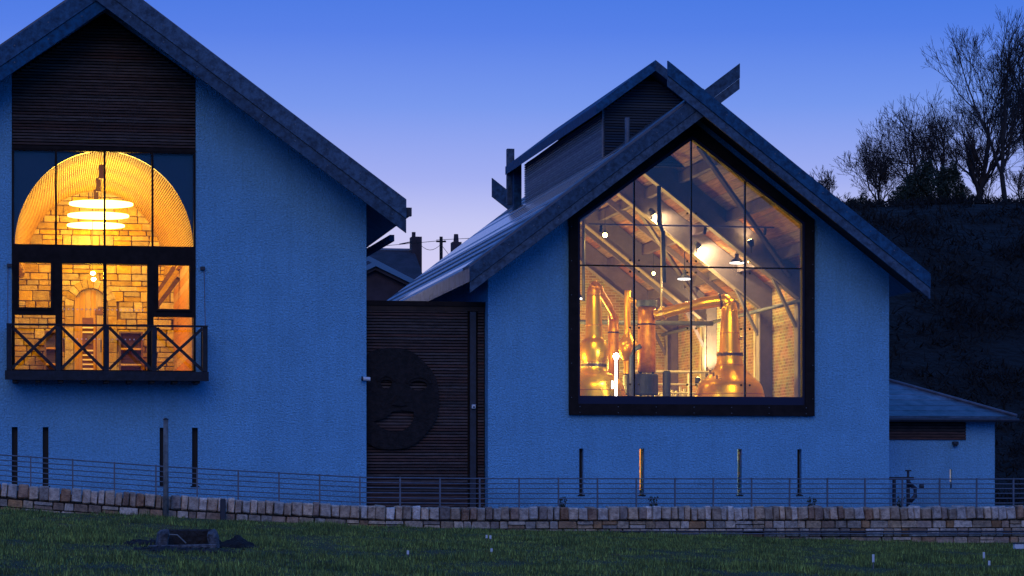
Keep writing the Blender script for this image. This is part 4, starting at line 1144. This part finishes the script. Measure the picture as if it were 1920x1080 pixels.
MB().tube([(TX-.27, TY-.27, zt0+.17), (TX-.16, TY-.285, zt0+.165), (TX-.04, TY-.29, zt0+.05)], .010, 6).build("old_stick", M['post'], T)
def mound(cx, cy, rx, ry, h, label, seed):
    mnd = MB(); nn_, mm_ = 26, 16
    for j in range(mm_):
        for i in range(nn_):
            u = i/(nn_-1)*2-1; v_ = j/(mm_-1)*2-1
            d = max(0, 1-(u*u+v_*v_))
            X_ = cx+u*rx; Y_ = cy+v_*ry
            mnd.v.append((X_, Y_, field_z(X_, Y_)-.03 + h*d**.7 + (noise.noise(Vector((X_*5, Y_*5, seed)))*.09 + noise.noise(Vector((X_*14, Y_*14, seed)))*.04)*min(1, d*3)))
    mnd.f = [(j*nn_+i, j*nn_+i+1, (j+1)*nn_+i+1, (j+1)*nn_+i) for j in range(mm_-1) for i in range(nn_-1)]
    tag(mnd.build("soil_mound", M['soil'], smooth=True), label, "mound", "soil mounds round the trough")
mound(TX+.60, TY+.1, .46, .35, .15, "dark earth mound heaped against the right end of the trough", 1)
mound(TX-.60, TY+.1, .32, .3, .10, "lower dark earth mound left of the trough", 2)
mound(TX-.05, TY-1.35, .85, .55, .045, "flat dark earth spread in front of the trough", 3)
rr = random.Random(9)
rub = MB()
for k in range(260):
    x = rr.gauss(TX-.1, .42); y = rr.uniform(TY-2.4, TY-.5); s_ = rr.uniform(.01, .035)
    z0_ = field_z(x, y)
    q = [Vector((rr.uniform(-1, 1), rr.uniform(-1, 1), rr.uniform(0, 1.1)))*s_ + Vector((x, y, z0_)) for _ in range(5)]
    rub.add(q, [(0,1,2), (0,2,3), (0,3,4), (1,2,4), (1,3,4), (0,1,3)])
o = rub.build("rubble", M['blackstone']); tag(o, "dark rubble and dead leaves scattered in front of the trough", "rubble", kind='stuff')
# ---- white markers in the grass
for (x, y, h_, lab) in ((0.94, -22.28, .20, "lone white plant marker in the grass below the distillery's right corner"), (3.7, -19.14, .17, "white plant marker, left of the pair at lower right"),
                        (2.79, -21.78, .12, "shorter white marker, right of the pair at lower right"), (-5.37, -21.62, .10, "tiny white marker alone at lower left of centre"),
                        (-2.96, -13.88, .10, "white marker, left of the trio below the timber link"), (-2.98, -14.36, .11, "white marker, right of the trio below the timber link"),
                        (-3.89, -19.68, .09, "white marker, nearest of the trio below the timber link")):
    z0_ = field_z(x, y)
    t = thing("plant_marker", (x, y, z0_), lab, "marker", "white markers in the field")
    MB().tube([(x, y, z0_-.03), (x, y, z0_+h_*.5)], .008, 6).build("stake", M['post'], t)
    MB().box(x-.016, x+.016, y-.006, y+.006, z0_+h_*.45, z0_+h_).build("tag", M['white'], t, bevel=.003)
x, y = 7.15, -11.68; z0_ = field_z(x, y)
t = thing("litter_carton", (x, y, z0_), "crushed white carton lying at the wall foot far right", "litter")
MB().box(x-.09, x+.09, y-.05, y+.05, z0_+.02, z0_+.12).build("carton_body", M['white'], t, bevel=.012)
MB().box(x-.10, x+.10, y-.06, y+.05, z0_+.122, z0_+.14).build("carton_flap", M['darksteel'], t)

# ======================= far houses and poles ============================
t = thing("far_house", (5.5, 60, 9), "distant dark house with a chimney seen between the gables", "building")
MB().box(-4, 6.85, 60, 67, 4, 9.7).build("wall", M['housewall'], t)
r = MB().add([(-4.2, 59.7, 9.6), (7.0, 59.7, 9.6), (7.0, 63.5, 11.42), (-4.2, 63.5, 11.42), (7.0, 67.3, 9.6), (-4.2, 67.3, 9.6)],
         [(0,1,2,3), (3,2,4,5), (1,4,2), (0,3,5), (0,5,4,1)]).build("roof", M['houseroof'], t)
MB().tube([(-4.2, 63.5, 11.43), (7.0, 63.5, 11.43)], .09, 8).build("ridge_tile", M['steel'], r)
MB().box(6.85, 7.32, 63.2, 63.9, 9, 12.05).build("chimney", M['housewall'], r)
MB().tube([(6.98, 63.5, 12.05), (6.98, 63.5, 12.28)], .09, 8).build("chimney_pot", M['housewall'], r)
MB().tube([(6.3, 63.4, 11.7), (6.85, 63.4, 11.82)], .03, 6).build("aerial", M['darksteel'], r)
MB().box(5.0, 5.3, 59.85, 59.99, 9.0, 9.5).build("window", M['steel'], t)
t = thing("far_chimney_house", (8.6, 60, 9), "distant house of which only a single chimney rises over the slates", "building")
MB().box(7.6, 12, 61, 66, 5, 9.6).build("wall", M['housewall'], t)
r = MB().add([(7.5, 60.8, 9.5), (12.2, 60.8, 9.5), (12.2, 63.5, 10.4), (7.5, 63.5, 10.4), (12.2, 66.2, 9.5), (7.5, 66.2, 9.5)],
         [(0,1,2,3), (3,2,4,5), (1,4,2), (0,3,5), (0,5,4,1)]).build("roof", M['houseroof'], t)
MB().box(8.72, 9.14, 63, 63.6, 9.8, 11.82).build("chimney", M['housewall'], r)
MB().tube([(8.93, 63.3, 11.82), (8.93, 63.3, 12.2)], [.13, .10], 8).build("chimney_pot", M['housewall'], r)
t = thing("utility_pole", (7.7, 60, 9), "thin wooden utility pole against the dusk sky between the gables", "pole")
MB().tube([(7.72, 60, 8.5), (7.72, 60, 11.75)], .075, 8).build("pole_shaft", M['bark'], t)
MB().box(7.5, 7.94, 59.95, 60.05, 11.5, 11.57).build("crossarm", M['bark'], t)
for k, (a, b) in enumerate((((7.5, 60, 11.6), (20, 63, 14.2)), ((7.9, 60, 11.6), (7.0, 63.4, 12.0)), ((7.5, 60, 11.55), (-6, 70, 12.4)), ((7.72, 60, 11.4), (8.9, 60.5, 10.3)))):
    A, B_ = Vector(a), Vector(b)
    pts = [A.lerp(B_, i/10) - Vector((0, 0, .5*math.sin(math.pi*i/10)*(1 if k != 3 else .2))) for i in range(11)]
    MB().tube(pts, .012, 4).build("wire", M['bark'], t)
t = thing("rear_wing", (-.8, 30, 0), "small gabled wing with pale verges glimpsed behind the timber link", "building")
MB().prism([(-2.5, -.2), (4.2, -.2), (4.2, 6.1), (.85, 7.68), (-2.5, 6.1)], 30, 31).build("gable_wall", M['housewall'], t)
MB().box(-2.3, 4.0, 31.001, 36, -.2, 6).build("wall", M['housewall'], t)
for s in (-1, 1):
    r = MB().prism([(.85, 7.84), (.85+s*3.6, 7.84-.47*3.6), (.85+s*3.6, 7.66-.47*3.6), (.85, 7.66)], 29.8, 36).build("roof", M['houseroof'], t)
    MB().prism([(.85, 7.95), (.85+s*3.62, 7.95-.47*3.62), (.85+s*3.62, 7.78-.47*3.62), (.85, 7.78)], 29.7, 29.79).build("verge_board", M['paleverge'], r)
    MB().prism([(.85+.15, 8.42), (.85+.15+s*3.4, 8.42-.5*3.4), (.85+.15+s*3.4, 8.24-.5*3.4), (.85+.15, 8.24)], 33, 33.1).build("rear_verge", M['paleverge'], r)

# ======================= trees ===========================================
def seg(mb, a, b, r0, r1, n):
    mb.tube([a, b], [r0, r1], n, cap=False)
def bare_tree(name, base, height, r0, label, seed, spread=.5, depth=6, lean=(0, 0), n_main=3, first=.28, twigs=3, group="bare winter trees on the hill crest", up=.22):
    rr = random.Random(seed)
    t = thing(name, base, label, "tree", group)
    trunk, crown = MB(), MB()
    def grow(p, d, l, r, lv):
        steps = 3 if lv < 2 else 2
        q = p
        for i in range(steps):
            d = (d + Vector((rr.gauss(0, .11), rr.gauss(0, .11), rr.gauss(0, .05)+.03))).normalized()
            e_ = q + d*(l/steps)
            ra = r*(1-.22*i/steps); rb_ = r*(1-.22*(i+1)/steps)
            seg(trunk if lv < 2 else crown, q, e_, ra, rb_, 7 if lv < 1 else (5 if lv < 3 else 3))
            q = e_
            if 0 < lv < depth-1 and i < steps-1 and rr.random() < .72:
                grow(q, side(d, spread*rr.uniform(1.0, 1.8)), l*rr.uniform(.45, .85), max(rb_*.42, .008), lv+2)
        if lv < depth:
            grow(q, side(d, rr.uniform(.05, .25)), l*rr.uniform(.72, .92), max(r*.74, .008), lv+1)
            for j in range(n_main-1 if lv == 0 else (twigs if rr.random() < .5 else 1)):
                grow(q, side(d, spread*rr.uniform(.8, 1.6)), l*rr.uniform(.55, .85), max(r*.55*rr.uniform(.8, 1.1), .008), lv+1)
    def side(d, a):
        ax = Vector((rr.gauss(0, 1), rr.gauss(0, 1), rr.gauss(0, 1))); ax -= d*ax.dot(d); ax.normalize()
        v_ = (d*math.cos(a) + ax*math.sin(a)); v_.z += up*rr.uniform(.3, 1); return v_.normalized()
    grow(Vector(base)-Vector((0, 0, .5)), Vector((lean[0], lean[1], 1)).normalized(), height*first, r0, 0)
    trunk.build("trunk", M['bark'], t); crown.build("crown", M['twig'], t)
    return t
CY = 65
def cz_(x, y=CY): return hill_z(x, y)
bare_tree("bare_tree", (36.4, CY, cz_(36.4)), 9.3, .15, "tallest bare tree at the right edge, its crown filling the corner", 11, .48, 8, first=.24, n_main=3, twigs=2)
bare_tree("bare_tree", (35.0, CY+1, cz_(35.0)), 5.2, .19, "thick-trunked bare tree just left of the tallest one", 23, .42, 7, first=.25, n_main=4, twigs=2)
bare_tree("bare_tree", (33.9, CY+3, cz_(33.9, 68)), 5.6, .08, "slender bare tree between the thick trunk and the evergreen clump", 31, .42, 7, first=.25, n_main=3, twigs=2)
bare_tree("bare_tree", (32.2, CY+2, cz_(32.2, 67)), 6.4, .10, "wide rounded bare tree rising behind the evergreen clump", 42, .62, 7, first=.22, n_main=5, up=.15, twigs=2)
bare_tree("bare_tree", (30.6, CY+2, cz_(30.6, 67)), 4.2, .06, "low fan-shaped bare tree left of the evergreen clump", 57, .52, 7, first=.2, n_main=5, lean=(-.3, 0), twigs=2)
bare_tree("bare_sapling", (27.2, CY-1, cz_(27.3, 64)), 3.0, .03, "small bare sapling just above the distillery's right roof slope", 63, .40, 6, first=.22, n_main=5, twigs=2)
bare_tree("bare_sapling", (28.7, CY+1, cz_(28.7, 66)), 1.8, .03, "low bare sapling at the dip of the crest", 71, .42, 5, first=.22, n_main=4, twigs=2)
bare_tree("bare_tree", (38.6, CY+2, cz_(38.6, 67)), 8.0, .18, "bare tree just beyond the right edge of the view", 83, .48, 8, first=.24, n_main=3, twigs=2)
bare_tree("bare_tree", (34.3, CY+4, cz_(34.3, 69)), 6.6, .09, "bare tree standing behind the thick-trunked one", 143, .5, 7, first=.24, n_main=4, twigs=2)
bare_tree("bare_tree", (36.9, CY+5, cz_(36.9, 70)), 8.8, .12, "second tall bare tree rising behind the tallest one", 151, .55, 8, first=.22, n_main=4, twigs=2)
bare_tree("bare_tree", (31.2, CY+4, cz_(31.2, 69)), 5.2, .07, "pale-twigged bare tree left behind the evergreen clump", 157, .55, 7, first=.22, n_main=5, twigs=2)
bare_tree("bare_sapling", (36.0, CY+1.5, cz_(36, 66)), 3.6, .05, "thin bare sapling between the two big trunks", 91, .42, 6, first=.22, n_main=4, twigs=2)
bare_tree("bare_sapling", (37.6, CY+1.5, cz_(37.6, 66)), 3.2, .05, "thin bare sapling right of the tallest tree's trunk", 93, .42, 6, first=.22, n_main=5, twigs=2)
bare_tree("bare_sapling", (7.55, 62, cz_(7.55, 62)), 2.0, .05, "small bare bush beside the utility pole between the gables", 97, .6, 6, first=.2, n_main=5, group=None)
bare_tree("bare_sapling", (4.6, 70, cz_(4.6, 70)), 3.8, .06, "faint bare treetop over the distant house's ridge", 101, .5, 6, first=.24, n_main=4, group=None)

def leaf_mass(name, blobs, n, size, m, label, cat, seed, kind=None, group=None):
    rr = random.Random(seed); mb = MB()
    tot = sum(b[3]*b[4] for b in blobs)
    for (x, y, z, rx, rz) in blobs:
        k = int(n*rx*rz/tot)
        for _ in range(k):
            u = Vector((rr.gauss(0, 1), rr.gauss(0, 1), rr.gauss(0, 1))).normalized()*rr.random()**.33
            c_ = Vector((x+u.x*rx, y+u.y*rx*.8, z+u.z*rz))
            a = Vector((rr.gauss(0, 1), rr.gauss(0, 1), rr.gauss(0, 1))).normalized()*size*rr.uniform(.6, 1.5)
            b_ = Vector((rr.gauss(0, 1), rr.gauss(0, 1), rr.gauss(0, 1))).normalized()*size*rr.uniform(.3, .8)
            mb.add([c_-a*.5-b_*.3, c_+b_*.5, c_+a*.6], [(0, 1, 2)])
    o = mb.build(name, m); return tag(o, label, cat, group, kind)
zc0 = 14.25
leaf_mass("evergreen_clump", [(30.95, 63, zc0+.2, .9, .9), (31.75, 63, zc0+.5, .9, 1.0), (32.85, 63.2, zc0+.5, .7, 1.1), (30.55, 63, zc0+.0, .9, .6), (31.40, 63, zc0+1.15, .35, .7), (31.75, 63, zc0+1.45, .18, .45), (32.90, 63, zc0+1.3, .25, .6), (32.40, 63, zc0+1.15, .25, .5), (30.85, 63, zc0+.9, .35, .35), (33.40, 63, zc0+.1, .5, .6)],
          17000, .15, M['ever'], "dense black-green evergreen clump on the hill crest", "tree", 3)
leaf_mass("evergreen_bush", [(28.35, 63.5, zc0-.25, .55, .35), (28.6, 63.5, zc0+.02, .22, .3), (27.9, 63.5, zc0-.35, .4, .25)], 1400, .12, M['ever'], "small dark evergreen bush at the crest's low dip", "shrub", 4)
# undergrowth over the dark hillside
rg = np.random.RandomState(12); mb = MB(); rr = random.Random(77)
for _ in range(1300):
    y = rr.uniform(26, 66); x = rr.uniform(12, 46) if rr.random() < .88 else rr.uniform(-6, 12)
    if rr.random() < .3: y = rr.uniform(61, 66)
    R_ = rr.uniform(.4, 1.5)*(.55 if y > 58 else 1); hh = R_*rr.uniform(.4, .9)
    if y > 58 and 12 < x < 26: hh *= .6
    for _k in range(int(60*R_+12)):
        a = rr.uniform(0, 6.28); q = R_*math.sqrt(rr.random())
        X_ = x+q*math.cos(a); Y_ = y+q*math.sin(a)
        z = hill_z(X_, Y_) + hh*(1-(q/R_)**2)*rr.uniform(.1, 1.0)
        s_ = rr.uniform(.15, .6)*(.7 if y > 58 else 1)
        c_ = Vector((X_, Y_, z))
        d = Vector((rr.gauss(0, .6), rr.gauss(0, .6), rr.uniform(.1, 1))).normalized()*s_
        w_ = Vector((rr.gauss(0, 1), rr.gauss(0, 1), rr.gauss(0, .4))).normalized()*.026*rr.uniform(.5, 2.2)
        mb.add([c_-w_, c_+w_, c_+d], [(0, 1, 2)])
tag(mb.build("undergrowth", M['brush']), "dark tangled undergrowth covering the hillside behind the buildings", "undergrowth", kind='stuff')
print("objects", len(bpy.data.objects), "tris", sum(len(o.data.polygons) for o in bpy.data.objects if o.type == 'MESH'))
